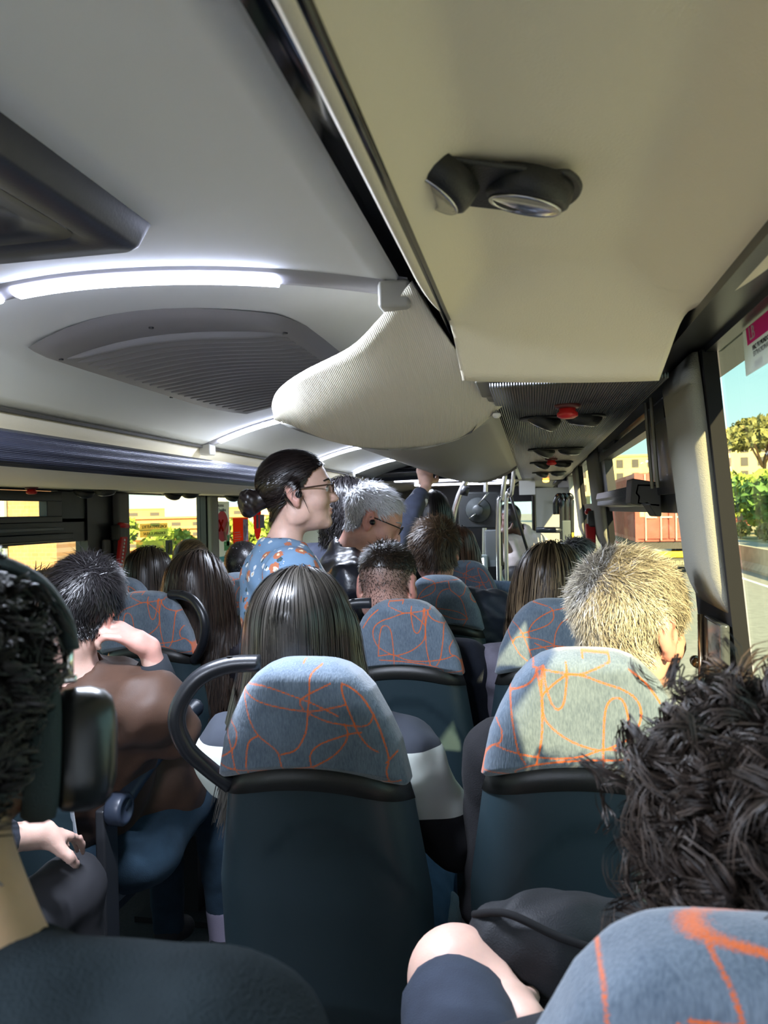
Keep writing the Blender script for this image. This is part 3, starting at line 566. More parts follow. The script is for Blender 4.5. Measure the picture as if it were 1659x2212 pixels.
def seat(x, y, pat, label, handle=0, top=1.365, group='fabric bus seats'):
    t = empty('bus_seat', (x, y, 0.20)); tag(t, label, 'seat', group)
    dz = top-0.20
    for nm, me in (('headrest', HM[pat]), ('headrest_band', BDM), ('back_shell', SHM), ('back_cushion', CUM), ('seat_cushion', SQM), ('pedestal', PEM)):
        o = obj(nm, me, None, t); o.location = (0, 0, dz)
        if nm == 'seat_cushion': k = o.modifiers.new('b', 'BEVEL'); k.width = 0.03; k.segments = 3
        if nm == 'pedestal': o.scale = (1, 1, dz/1.165)
    if handle:
        s = handle
        pts = spline([(0.085*s, 0.045, -0.012), (0.135*s, 0.035, -0.014), (0.178*s, 0.02, -0.030), (0.208*s, 0.01, -0.065), (0.218*s, 0.008, -0.105), (0.207*s, 0.02, -0.150), (0.182*s, 0.045, -0.190), (0.15*s, 0.065, -0.225)], 6)
        h = MB().tube([(a, b, c+dz) for a, b, c in pts], 0.0145, 12).build('grab_handle', HANDLE, t, smooth=True)
        MB().lathe([(0.006, 0.0), (0.005, -0.001), (0, -0.001)], 10, Matrix.Translation((0.133*s, 0.033, dz+0.0008))).build('screw_cover', RUBBER, h)
    return t
seat(-0.365, 1.17, 0, 'patterned bus seat in front of which the straight-haired girl sits', -1)
seat(0.075, 1.165, 1, 'patterned bus seat half in sunlight behind the grey-haired man', 0, 1.387)
seat(0.125, 0.44, 2, 'blue patterned bus seat carrying the curly brown head', 0, 1.353)
seat(-0.35, 2.0, 3, 'bus seat behind the man with the shaved neck', -1)
seat(-0.345, 2.77, 4, 'bus seat behind the man with tousled brown hair')
seat(-0.318, 3.58, 0, 'bus seat behind the auburn-haired passenger')
seat(0.055, 2.02, 4, 'shaded bus seat behind the woman with highlighted hair')
seat(0.09, 2.85, 3, 'bus seat of the dark grey-haired passenger beside the right window')
seat(-1.20, 1.42, 1, 'bus seat of the passenger in the brown jacket', 0)
seat(-1.22, 2.22, 3, 'bus seat with black grab handle behind the long dark hair', 1)
seat(-1.19, 2.95, 4, 'dark bus seat with handle beside the standing woman', 1)
seat(-1.62, 2.75, 0, 'bus seat near left window behind the rounded dark head')
seat(-1.62, 3.5, 1, 'bus seat near left window behind the ponytail passenger')
seat(-1.62, 1.42, 0, 'left window bus seat beside the brown jacket passenger')
seat(-1.18, 0.68, 1, 'left aisle bus seat of the passenger in black trousers')
# raised armrest on the brown jacket seat
arm = MB().box((-1.0, 1.60, 0.60), (-0.975, 1.66, 0.93)).build('armrest', DARKT, bevel=0.006); tag(arm, 'dark padded armrest with round pivot beside the brown jacket', 'armrest')
pts = spline([(0, 0.0, 0.0), (0, 0.10, 0.045), (0, 0.22, 0.085), (0, 0.34, 0.115), (0, 0.42, 0.13)], 5)
MB().tube(pts, [0.019+0.006*min(1, i/8) for i in range(len(pts))], 12).build('pad', mat('arm_pad', (0.016, 0.024, 0.036), 0.4, bump=0.1), arm, smooth=True, loc=(-0.955, 1.63, 0.925))
MB().lathe([(0.034, -0.02), (0.038, -0.014), (0.038, 0.014), (0.034, 0.02), (0.026, 0.021), (0.024, 0.017), (0, 0.017)], 24, Matrix.Rotation(PI/2, 4, 'Y')).build('pivot', mat('arm_pivot', (0.028, 0.036, 0.055), 0.35), arm, smooth=0.5, loc=(-0.955, 1.63, 0.925))
# ---------------------------------------------------------------- people: distance-field bodies, strand hair
class Field:
    def __init__(s, lo, hi, h):
        s.lo = np.array(lo, float); s.h = h; n = np.ceil((np.array(hi, float)-s.lo)/h).astype(int)+1; s.n = n
        s.f = np.full(n, 0.2, np.float32); s.ax = [s.lo[i]+h*np.arange(n[i]) for i in range(3)]
    def box(s, lo, hi, m):
        sl = []; ax = []
        for i in range(3):
            a = int(max(0, math.floor((lo[i]-m-s.lo[i])/s.h))); b = int(min(s.n[i], math.ceil((hi[i]+m-s.lo[i])/s.h)+1))
            if b <= a: return None
            sl.append(slice(a, b)); ax.append(s.ax[i][a:b])
        return tuple(sl), ax[0][:, None, None], ax[1][None, :, None], ax[2][None, None, :]
    def comb(s, sl, d, k, op):
        F = s.f[sl]; d = d.astype(np.float32)
        if op == 'u':
            h = np.clip(0.5+0.5*(F-d)/k, 0, 1); s.f[sl] = F*(1-h)+d*h-k*h*(1-h)
        elif op == 's':
            h = np.clip(0.5-0.5*(F+d)/k, 0, 1); s.f[sl] = F*(1-h)-d*h+k*h*(1-h)
    def cone(s, a, b, ra, rb, k=0.012, op='u', m=0.04):
        a = np.array(a, float); b = np.array(b, float); R = max(ra, rb)
        q = s.box(np.minimum(a, b)-R, np.maximum(a, b)+R, m+k)
        if q is None: return s
        sl, x, y, z = q; ba = b-a; L2 = max(ba@ba, 1e-9)
        t = np.clip(((x-a[0])*ba[0]+(y-a[1])*ba[1]+(z-a[2])*ba[2])/L2, 0, 1)
        d = np.sqrt((x-a[0]-t*ba[0])**2+(y-a[1]-t*ba[1])**2+(z-a[2]-t*ba[2])**2)-(ra+(rb-ra)*t)
        s.comb(sl, d, k, op); return s
    def ell(s, c, r, R=None, k=0.012, op='u', m=0.04):
        c = np.array(c, float); r = np.array(r, float); R = np.eye(3) if R is None else np.array(R)
        e = np.sqrt(((R*r)**2).sum(1)); q = s.box(c-e, c+e, m+k)
        if q is None: return s
        sl, x, y, z = q; x = x-c[0]; y = y-c[1]; z = z-c[2]
        l = [R[0, i]*x+R[1, i]*y+R[2, i]*z for i in range(3)]
        k0 = np.sqrt(sum((l[i]/r[i])**2 for i in range(3))); k1 = np.sqrt(sum((l[i]/r[i]**2)**2 for i in range(3)))+1e-9
        s.comb(sl, k0*(k0-1)/k1, k, op); return s
    def cut(s, p, n, k=0.004):
        n = np.array(n, float); n /= np.linalg.norm(n)
        d = ((s.ax[0]-p[0])*n[0])[:, None, None]+((s.ax[1]-p[1])*n[1])[None, :, None]+((s.ax[2]-p[2])*n[2])[None, None, :]
        s.f = np.maximum(s.f, d.astype(np.float32)); return s
    def folds(s, amp, freq, seed, dirs=None):
        r = np.random.default_rng(seed); w = np.zeros_like(s.f)
        for i in range(6):
            d = r.normal(size=3) if dirs is None else np.array(dirs)+0.5*r.normal(size=3); d /= np.linalg.norm(d); fr = freq*(0.6+r.random()); e = r.normal(size=3)
            ph = ((s.ax[0]*d[0])[:, None, None]+(s.ax[1]*d[1])[None, :, None]+(s.ax[2]*d[2])[None, None, :])*fr
            q = ((s.ax[0]*e[0])[:, None, None]+(s.ax[1]*e[1])[None, :, None]+(s.ax[2]*e[2])[None, None, :])*freq*0.4
            w += np.sin(ph+1.4*np.sin(q)+r.random()*6).astype(np.float32)
        s.f += amp*w/3; return s
    def mesh(s):
        f = s.f; S = f < 0; nx, ny, nz = s.n
        acc = np.zeros((nx-1, ny-1, nz-1, 3), np.float32); cnt = np.zeros((nx-1, ny-1, nz-1), np.float32)
        for ax in range(3):
            o = [1 if i == ax else 0 for i in range(3)]
            a = f[:nx-o[0], :ny-o[1], :nz-o[2]]; b = f[o[0]:, o[1]:, o[2]:]
            idx = np.argwhere((a < 0) != (b < 0))
            if not len(idx): continue
            va = a[tuple(idx.T)]; vb = b[tuple(idx.T)]; t = va/(va-vb); P = idx.astype(np.float32); P[:, ax] += t
            e1, e2 = [i for i in range(3) if i != ax]
            for d1 in (0, -1):
                for d2 in (0, -1):
                    c = idx.copy(); c[:, e1] += d1; c[:, e2] += d2
                    ok = (c >= 0).all(1) & (c[:, 0] < nx-1) & (c[:, 1] < ny-1) & (c[:, 2] < nz-1)
                    ci = tuple(c[ok].T); np.add.at(acc, ci, P[ok]); np.add.at(cnt, ci, 1)
        act = cnt > 0; ids = np.full(act.shape, -1, int); ids[act] = np.arange(act.sum())
        V = acc[act]/cnt[act][:, None]*s.h+s.lo
        Q = []
        for ax in range(3):
            o = [1 if i == ax else 0 for i in range(3)]
            a = S[:nx-o[0], :ny-o[1], :nz-o[2]]; b = S[o[0]:, o[1]:, o[2]:]
            idx = np.argwhere(a != b); e1, e2 = [(1, 2), (2, 0), (0, 1)][ax]
            idx = idx[(idx[:, e1] > 0) & (idx[:, e2] > 0)]; m1 = np.array(a.shape)
            idx = idx[(idx[:, e1] < s.n[e1]-1) & (idx[:, e2] < s.n[e2]-1)]
            if not len(idx): continue
            def g(d1, d2):
                c = idx.copy(); c[:, e1] += d1; c[:, e2] += d2; return ids[tuple(c.T)]
            q = np.stack([g(-1, -1), g(0, -1), g(0, 0), g(-1, 0)], 1); fl = ~a[tuple(idx.T)]
            q[fl] = q[fl][:, ::-1]; Q.append(q)
        Q = np.concatenate(Q); return V, Q[(Q >= 0).all(1)]
    def sample(s, P):
        g = (P-s.lo)/s.h; g = np.clip(g, 0, np.array(s.n)-1.001); i = g.astype(int); t = g-i; out = 0
        for a in (0, 1):
            for b in (0, 1):
                for c in (0, 1):
                    w = (t[:, 0] if a else 1-t[:, 0])*(t[:, 1] if b else 1-t[:, 1])*(t[:, 2] if c else 1-t[:, 2]); out = out+w*s.f[i[:, 0]+a, i[:, 1]+b, i[:, 2]+c]
        return out
    def grad(s, P):
        e = s.h*0.8; G = np.stack([s.sample(P+e*np.eye(3)[i])-s.sample(P-e*np.eye(3)[i]) for i in range(3)], 1)
        return G/(np.linalg.norm(G, axis=1, keepdims=True)+1e-9)
def np_mesh(name, V, Q, m, parent=None, smooth=True):
    me = bpy.data.meshes.new(name); me.vertices.add(len(V)); me.vertices.foreach_set('co', np.asarray(V, np.float32).ravel())
    k = Q.shape[1]; me.loops.add(len(Q)*k); me.loops.foreach_set('vertex_index', Q.astype(np.int32).ravel())
    me.polygons.add(len(Q)); me.polygons.foreach_set('loop_start', np.arange(0, len(Q)*k, k, dtype=np.int32)); me.update(calc_edges=True)
    if smooth: me.shade_smooth()
    o = obj(name, me, m, parent); return o
def skin_mat(name, col, lip=(0.45, 0.09, 0.08)):
    if name in MATS: return MATS[name]
    m = mat(name, col, 0.48, var=0.10, vscale=30, bump=0.08, bscale=350); nt = m.node_tree; b = nt.nodes['Principled BSDF']
    b.inputs['Subsurface Weight'].default_value = 0.15; b.inputs['Subsurface Radius'].default_value = (0.012, 0.005, 0.003); b.inputs['Subsurface Scale'].default_value = 0.6
    at = nt.nodes.new('ShaderNodeAttribute'); at.attribute_name = 'red'; mx = nt.nodes.new('ShaderNodeMixRGB'); mx.inputs['Color2'].default_value = (*lip, 1)
    l = b.inputs['Base Color'].links[0]; src = l.from_socket; nt.links.remove(l)
    nt.links.new(at.outputs['Fac'], mx.inputs['Fac']); nt.links.new(src, mx.inputs['Color1'])
    a2 = nt.nodes.new('ShaderNodeAttribute'); a2.attribute_name = 'stubble'; m2 = nt.nodes.new('ShaderNodeMixRGB'); m2.inputs['Color2'].default_value = (0.10, 0.085, 0.07, 1)
    nt.links.new(a2.outputs['Fac'], m2.inputs['Fac']); nt.links.new(mx.outputs[0], m2.inputs['Color1']); nt.links.new(m2.outputs[0], b.inputs['Base Color'])
    return m
def hair_mat(name, c0, c1, rough=0.38, spec=0.5):
    if name in MATS: return MATS[name]
    m = mat(name, c0, rough, spec=spec); nt = m.node_tree; b = nt.nodes['Principled BSDF']
    at = nt.nodes.new('ShaderNodeAttribute'); at.attribute_name = 'tone'; r = nt.nodes.new('ShaderNodeValToRGB'); r.color_ramp.elements[0].color = (*c0, 1); r.color_ramp.elements[1].color = (*c1, 1)
    nt.links.new(at.outputs['Fac'], r.inputs['Fac']); nt.links.new(r.outputs['Color'], b.inputs['Base Color']); return m
def head_rot(yaw, pitch=0, roll=0):
    """yaw clockwise from +Y, pitch up, roll to the right shoulder (degrees)"""
    return np.array(Matrix.Rotation(-math.radians(yaw), 3, 'Z') @ Matrix.Rotation(math.radians(pitch), 3, 'X') @ Matrix.Rotation(math.radians(roll), 3, 'Y'))
def add_head(F, c, R, s=1.0, ear=1.0, female=False, neck_to=None, neck_r=0.054):
    c = np.array(c, float); T = lambda *p: c+R@(np.array(p)*s)
    E = lambda p, r, k=0.012, op='u': F.ell(T(*p), np.array(r)*s, R, k, op)
    E((0, -0.012, 0.030), (0.076, 0.096, 0.086)); E((0, 0.020, 0.022), (0.068, 0.074, 0.076), 0.02)
    E((0, 0.038, -0.030), (0.060 if not female else 0.057, 0.055, 0.080), 0.02)
    E((0, 0.042, -0.085), (0.046 if not female else 0.040, 0.042, 0.030), 0.025); E((0, 0.078, -0.101), (0.019, 0.014, 0.014), 0.02)
    for sx in (-1, 1):
        E((sx*0.040, 0.058, -0.033), (0.024, 0.026, 0.024), 0.02); E((sx*0.031, 0.099, 0.001), (0.019, 0.013, 0.011), 0.012, 's'); E((sx*0.031, 0.0795, -0.001), (0.0125, 0.0125, 0.0115), 0.004)
        E((sx*0.055, -0.005, -0.065), (0.014, 0.03, 0.028), 0.03)
    E((0, 0.084, 0.022), (0.040, 0.012, 0.009), 0.02)
    F.cone(T(0, 0.090, 0.010), T(0, 0.1085, -0.030), 0.0075*s, 0.0105*s, 0.012); E((0, 0.1075, -0.033), (0.010, 0.011, 0.009), 0.008)
    for sx in (-1, 1): E((sx*0.011, 0.098, -0.036), (0.008, 0.010, 0.007), 0.006)
    E((0, 0.090, -0.061), (0.022, 0.009, 0.0055), 0.006); E((0, 0.0885, -0.072), (0.019, 0.0095, 0.006), 0.006); E((0, 0.099, -0.0665), (0.024, 0.006, 0.0016), 0.003, 's')
    if ear:
        for sx in (-1, 1):
            Re = R@np.array(Matrix.Rotation(-sx*0.35, 3, 'Z') @ Matrix.Rotation(0.2, 3, 'X'))
            F.ell(T(sx*0.082, -0.012, -0.008), np.array((0.0085, 0.020, 0.032))*s*ear, Re, 0.008); F.ell(T(sx*0.0795, -0.004, -0.038), np.array((0.007, 0.009, 0.011))*s*ear, Re, 0.008)
            F.ell(T(sx*0.092, -0.004, -0.006), np.array((0.008, 0.0115, 0.020))*s*ear, Re, 0.005, 's')
    nb = np.array(neck_to) if neck_to is not None else T(0, -0.04, -0.19)
    F.cone(T(0, -0.022, -0.055), nb, neck_r*s, neck_r*s*1.05, 0.03)
    return T
def add_hand(F, wrist, dirv, palmn, s=1.0, curl=0.6, fist=0.0):
    """palm, four fingers of unequal length bent towards the palm normal, thumb at the side"""
    w = np.array(wrist, float); d = np.array(dirv, float); d /= np.linalg.norm(d); n = np.array(palmn, float); n -= d*(n@d); n /= np.linalg.norm(n); x = np.cross(d, n)
    k0 = w+d*0.085*s
    F.cone(w, w+d*0.03*s, 0.024*s, 0.028*s, 0.012)
    for i, o in enumerate((-0.030, -0.010, 0.010, 0.029)):
        b0 = w+d*0.02*s+x*o*0.6*s; b1 = k0+x*o*s-d*(0.004*abs(i-1.2))*s; F.cone(b0, b1, 0.014*s, 0.0105*s, 0.012)
        p = b1; a = curl*0.5; L = (0.040, 0.045, 0.042, 0.033)[i]*s; r = 0.0088*s
        for j in range(3):
            q = p+(d*math.cos(a)+n*math.sin(a))*L; F.cone(p, q, r, r*0.92, 0.003); p = q; a += curl; L *= 0.68; r *= 0.92
    p = w+d*0.03*s-x*0.026*s+n*0.008*s; q = p+(d*0.5-x*0.7+n*0.45)*0.045*s; F.cone(p, q, 0.014*s, 0.011*s, 0.012); F.cone(q, q+(d*0.85-x*0.1+n*0.45)*0.034*s, 0.0105*s, 0.009*s, 0.004)
def ribbons(name, P, W, m, parent, nrm, tone, tip=0.25):
    """P strands x steps x 3 -> flat ribbons lying on the hair surface"""
    S, M, _ = P.shape; D = np.gradient(P, axis=1); D /= np.linalg.norm(D, axis=2, keepdims=True)+1e-9
    X = np.cross(D, nrm); X /= np.linalg.norm(X, axis=2, keepdims=True)+1e-9
    w = (W*np.interp(np.linspace(0, 1, M), [0, 0.15, 0.6, 1], [0.8, 1, 0.9, tip]))[None, :, None]
    V = np.stack([P-X*w/2, P+X*w/2], 2).reshape(-1, 3)
    b = (np.arange(S)[:, None]*M+np.arange(M-1)[None, :])*2; b = b.ravel(); Q = np.stack([b, b+1, b+3, b+2], 1)
    o = np_mesh(name, V, Q, m, parent)
    a = o.data.attributes.new('tone', 'FLOAT', 'POINT'); a.data.foreach_set('value', np.repeat(tone, M*2).astype(np.float32)); return o
def strands(F, roots, dirs, length, steps, gravity=0.0, lift=0.0, off=0.003, noise=0.0, collide=True, seed=1, spin=None, keep_dir=1.0, ymin=None, stick=False, zmin=-9.0, drift=0.0, flare=None):
    """march strands over a distance field"""
    r = np.random.default_rng(seed); p = roots.copy(); d = dirs.copy(); L = np.broadcast_to(np.asarray(length, float), (len(p),)); ds = (L/(steps-1))[:, None]
    P = [p.copy()]; N = []; o = (off*(0.35+1.3*r.random(len(p))))
    n = F.grad(p); N.append(n)
    for i in range(steps-1):
        d = d*keep_dir+np.array([0, 0, -gravity])+noise*r.normal(size=d.shape)
        if collide:
            f = F.sample(p); n = F.grad(p); act = p[:, 2] > zmin; d[:, 1] -= np.where(act, 0, drift); d[:, 0] += 0 if flare is None else np.where(p[:, 2] < flare[1], flare[2]*np.clip((p[:, 0]-flare[0])/0.06, -1, 1), 0); inn = ((d*n).sum(1) < 0) & (f < o*1.6) & act; d = np.where(inn[:, None], d-n*(d*n).sum(1)[:, None], d)
        d /= np.linalg.norm(d, axis=1, keepdims=True)+1e-9; p = p+d*ds
        if collide:
            f = F.sample(p); n = F.grad(p); push = (o-f) if stick else np.maximum(0, o-f); push = np.where(p[:, 2] > zmin, push, 0); p = p+n*push[:, None]
        if ymin is not None: p[:, 1] = np.where(p[:, 2] < ymin[1], np.maximum(p[:, 1], ymin[0]+0.01*r.random(len(p))*0), p[:, 1])
        P.append(p.copy()); N.append(n)
    return np.stack(P, 1), np.stack(N, 1)
def clip_inv(R, c, P): return (P-np.array(c))@R
def hairline(L, front=0.085, back=-0.085, side=0.0):
    """True where scalp carries hair; L in head coordinates"""
    y = L[:, 1]; z = L[:, 2]
    line = np.interp(y, [-0.12, -0.06, -0.03, -0.012, 0.015, 0.03, 0.05, 0.075, 0.10], [back, back, back+0.02, 0.018+side, -0.012+side, 0.012+side, 0.035+side, front-0.012, front])
    return (z > line) & (np.linalg.norm(L, axis=1) < 0.155) & (np.abs(L[:, 0]) < 0.086) & ~((np.abs(L[:, 0]) > 0.0775) & (z < 0.03) & (y > -0.035))
def set_attr(o, nm, v): a = o.data.attributes.new(nm, 'FLOAT', 'POINT'); a.data.foreach_set('value', np.asarray(v, np.float32))
def roots_on(V, Q, mask, n, r):
    ok = mask[Q[:, 0]] & mask[Q[:, 2]]; T = Q[ok]; k = r.integers(0, len(T), n); u = r.random((n, 1)); v = r.random((n, 1)); T = T[k]
    return (V[T[:, 0]]*(1-u)+V[T[:, 1]]*u)*(1-v)+(V[T[:, 3]]*(1-u)+V[T[:, 2]]*u)*v
def cap_of(V, Q, mask, N, off, name, m, parent):
    """thin hair shell over the scalp"""
    ok = mask[Q].all(1); T = Q[ok]; use = np.unique(T); mp = np.full(len(V), -1); mp[use] = np.arange(len(use))
    o = np_mesh(name, V[use]+N[use]*off, mp[T], m, parent); a = o.data.attributes.new('tone', 'FLOAT', 'POINT'); a.data.foreach_set('value', np.full(len(use), 0.0, np.float32)); return o
SKIN = {'fair': skin_mat('skin_fair', (0.62, 0.36, 0.26)), 'pale': skin_mat('skin_pale', (0.66, 0.42, 0.34)), 'tan': skin_mat('skin_tan', (0.62, 0.38, 0.22)), 'dark': skin_mat('skin_dark', (0.075, 0.035, 0.022), (0.15, 0.05, 0.05)), 'pink': skin_mat('skin_pink', (0.62, 0.33, 0.26))}
class Person: pass
def person(label, head, yaw=0, pitch=0, roll=0, scale=1.0, skin='fair', body_yaw=0, hip=None, neck=None, shw=0.19, res=0.0062, top=None, tres=0.010, female=False, arms=None, legs=None, ear=1.0, neck_r=0.054, bulk=1.0, folds=0.004, collar=0.0, hood=False, group=None, trousers=None, topname='jacket', extra_skin=None, extra_top=None, cut_neck=0.0, chest=1.0, foldf=60):
    R = head_rot(yaw, pitch, roll); c = np.array(head, float); B = head_rot(body_yaw)
    nb = np.array(neck, float) if neck is not None else c+np.array([0, 0, -0.185*scale])+B@np.array([0, -0.045, 0])
    hp = np.array(hip, float) if hip is not None else nb+np.array([0, 0, -0.50])
    shl = nb+B@np.array([-shw, 0.0, -0.055]); shr = nb+B@np.array([shw, 0.0, -0.055])
    arms = arms or [((-1), None, None, None), (1, None, None, None)]
    A = []
    for side, el, wr, hand in arms:
        sh = shl if side < 0 else shr
        e_ = np.array(el) if el is not None else sh+B@np.array([0.03*side, 0.02, -0.27]); w_ = np.array(wr) if wr is not None else e_+B@np.array([-0.06*side, 0.22, -0.03])
        A.append((side, sh, e_, w_, hand))
    pts = [c+0.15, c-0.15, nb, hp-0.12, hp+0.12, shl-0.08, shr+0.08, shl+0.08, shr-0.08]+[p+d for _, a, b, w, h in A for p in (b, w) for d in (0.12, -0.12)]
    lo = np.min(pts, 0)-0.03; hi = np.max(pts, 0)+0.03
    vis = [w for _, a, b, w, h in A if h]
    slo = np.min([c-0.15, nb-0.14]+[w-0.2 for w in vis], 0); shi = np.max([c+0.15, nb+0.14]+[w+0.2 for w in vis], 0)
    F = Field(slo, shi, res); T = add_head(F, c, R, scale, ear, female, nb, neck_r)
    F.cone(nb, nb+(hp-nb)*0.25, neck_r*scale*1.1, 0.08, 0.04); F.cone(nb+np.array([0, 0, -0.04]), shl, 0.05, 0.035, 0.05); F.cone(nb+np.array([0, 0, -0.04]), shr, 0.05, 0.035, 0.05)
    for side, sh, e_, w_, hand in A:
        if hand:
            F.cone(sh, e_, 0.042, 0.038, 0.01); F.cone(e_, w_, 0.037, 0.024, 0.012); add_hand(F, w_, hand['dir'], hand['palm'], hand.get('s', 1.0), hand.get('curl', 0.6))
    if extra_skin: extra_skin(F, T)
    V, Q = F.mesh(); o = np_mesh('person', V, Q, SKIN[skin]); tag(o, label, 'person', group)
    Lc = clip_inv(R, c, V)/scale
    red = np.clip(1-np.hypot(np.abs(Lc[:, 0])/0.024, (Lc[:, 2]+0.0665)/0.012), 0, 1)*2*(Lc[:, 1] > 0.082); ea = (np.abs(Lc[:, 0]) > 0.078)*(np.abs(Lc[:, 2]+0.01) < 0.05)*0.35
    set_attr(o, 'red', np.clip(red, 0, 1)*0.8+ea)
    p = Person(); p.o = o; p.F = F; p.V = V; p.Q = Q; p.L = Lc; p.R = R; p.c = c; p.s = scale; p.T = T; p.nb = nb; p.B = B; p.N = F.grad(V); p.shl = shl; p.shr = shr; p.A = A; p.hp = hp
    p.st = np.zeros(len(V))
    if top is not None:
        G = Field(lo, hi, tres); b = bulk
        G.cone(shl, shr, 0.066*b, 0.066*b, 0.04); up = nb+np.array([0, 0, -0.03])
        G.cone(up, shl, 0.060, 0.060*b, 0.05); G.cone(up, shr, 0.060, 0.060*b, 0.05)
        for t in (0.2, 0.45, 0.7, 0.95):
            q = nb+(hp-nb)*t; G.ell(q, ((0.165-0.02*t)*b*chest*(shw/0.19), 0.112*b, 0.13), B, 0.06)
        for side, sh, e_, w_, hand in A:
            we = w_ if not hand else w_-(w_-e_)*0.08/max(0.1, np.linalg.norm(w_-e_))
            if hand and 'cuff' in hand: we = e_+(w_-e_)*hand['cuff']
            G.cone(sh, e_, 0.066*b, 0.052*b, 0.03); G.cone(e_, we, 0.053*b, 0.041*b, 0.02)
        if collar: G.cone(nb+np.array([0, 0, -0.02]), nb+np.array([0, 0, collar])+B@np.array([0, -0.004, 0]), 0.075, 0.068, 0.02)
        if hood:
            for t in np.linspace(-1, 1, 9): G.ell(nb+B@np.array([0.095*math.sin(t*1.75), -0.062*math.cos(t*1.4)-0.01, -0.018+0.0*abs(t)]), (0.05, 0.048, 0.042), B, 0.03)
        if extra_top: extra_top(G, p)
        if folds: G.folds(folds, foldf, abs(hash(label)) % 1000 if False else len(label))
        for side, sh, e_, w_, hand in A:
            if hand: pass
        H = Field(nb-0.12, nb+0.22, 0.01)
        if cut_neck is not None:
            # opening at the neck
            G.cone(nb+np.array([0, 0, -0.02+cut_neck]), T(0, -0.02, -0.05), (neck_r+0.006)*scale, (neck_r+0.02)*scale, 0.006, 's')
        V2, Q2 = G.mesh(); p.top = np_mesh(topname, V2, Q2, top, o); p.G = G
    if legs:
        lo2 = np.min([np.min([q for q in l], 0) for l in legs], 0)-0.16; hi2 = np.max([np.max([q for q in l], 0) for l in legs], 0)+0.16
        K = Field(lo2, hi2, 0.014)
        for l in legs:
            l = [np.array(q, float) for q in l]; rr = [0.085, 0.066, 0.048]
            for i in range(min(2, len(l)-1)): K.cone(l[i], l[i+1], rr[i], rr[i+1], 0.02)
        K.ell(np.mean([np.array(l[0]) for l in legs], 0), (0.17, 0.12, 0.10), B, 0.04); K.folds(0.003, 70, 5)
        V3, Q3 = K.mesh(); np_mesh('trousers', V3, Q3, trousers or mat('dark_trousers', (0.018, 0.018, 0.022), 0.85), o)
        for l in legs:
            if len(l) > 3:
                a = np.array(l[2], float); bq = np.array(l[3], float); S = Field(np.minimum(a, bq)-0.09, np.maximum(a, bq)+0.09, 0.008); S.cone(a+np.array([0, 0, -0.02]), bq, 0.045, 0.036, 0.02); S.cut(bq+np.array([0, 0, -0.03]), (0, 0, -1)); V4, Q4 = S.mesh(); np_mesh('shoe', V4, Q4, mat('dark_shoe', (0.03, 0.03, 0.034), 0.6), o)
    return p
def stubble(p, fn): set_attr(p.o, 'stubble', np.clip(fn(p.L), 0, 1))
def short_hair(p, m, n=4000, length=0.02, width=0.0016, whorl=(0.0, -0.07, 0.085), lift=0.5, front=0.085, back=-0.085, mask=None, cap=0.003, lvar=0.4, noise=0.12, steps=5, seed=3, gravity=0.1, flow=1.0, name='hair', density=None, lenfn=None, side=0.0, tonefn=None, off=0.002, tip=0.25, stick=False, swirl=0.0):
    r = np.random.default_rng(seed); mk = hairline(p.L, front, back, side) if mask is None else mask(p.L)
    if cap: o = cap_of(p.V, p.Q, mk, p.N, cap, name, m, p.o)
    P0 = roots_on(p.V, p.Q, mk, n, r); Lr = clip_inv(p.R, p.c, P0)/p.s
    if density is not None: k = r.random(len(P0)) < density(Lr); P0 = P0[k]; Lr = Lr[k]
    N = p.F.grad(P0); fl = (Lr-np.array(whorl)); fl[:, 0] += 0.35*fl[:, 1]*0.3; fl = fl@p.R.T; fl -= N*(fl*N).sum(1)[:, None]; fl /= np.linalg.norm(fl, axis=1, keepdims=True)+1e-6
    sw = swirl*(np.sin(Lr[:, 0]*55+2*np.sin(Lr[:, 2]*40))+np.sin(Lr[:, 1]*48+Lr[:, 2]*60+1.0))[:, None]; fl = fl*np.cos(sw)+np.cross(N, fl)*np.sin(sw)
    near = np.exp(-(np.linalg.norm(Lr-np.array(whorl), axis=1)/0.03)**2)[:, None]; rt_ = r.normal(size=N.shape); rt_ -= N*(rt_*N).sum(1)[:, None]; fl = fl+near*1.5*rt_; fl /= np.linalg.norm(fl, axis=1, keepdims=True)+1e-6
    d = N*lift+fl*flow+noise*2*r.normal(size=N.shape); d /= np.linalg.norm(d, axis=1, keepdims=True)
    ln = length*(1-lvar+2*lvar*r.random(len(P0)))
    if lenfn is not None: ln = ln*lenfn(Lr)
    P, NN = strands(p.F, P0, d, ln, steps, gravity, 0, off, noise, True, seed, stick=stick)
    tone = r.random(len(P0)) if tonefn is None else tonefn(Lr, r)
    h = ribbons(name+'_strands', P, width, m, p.o, NN, tone, tip); return h
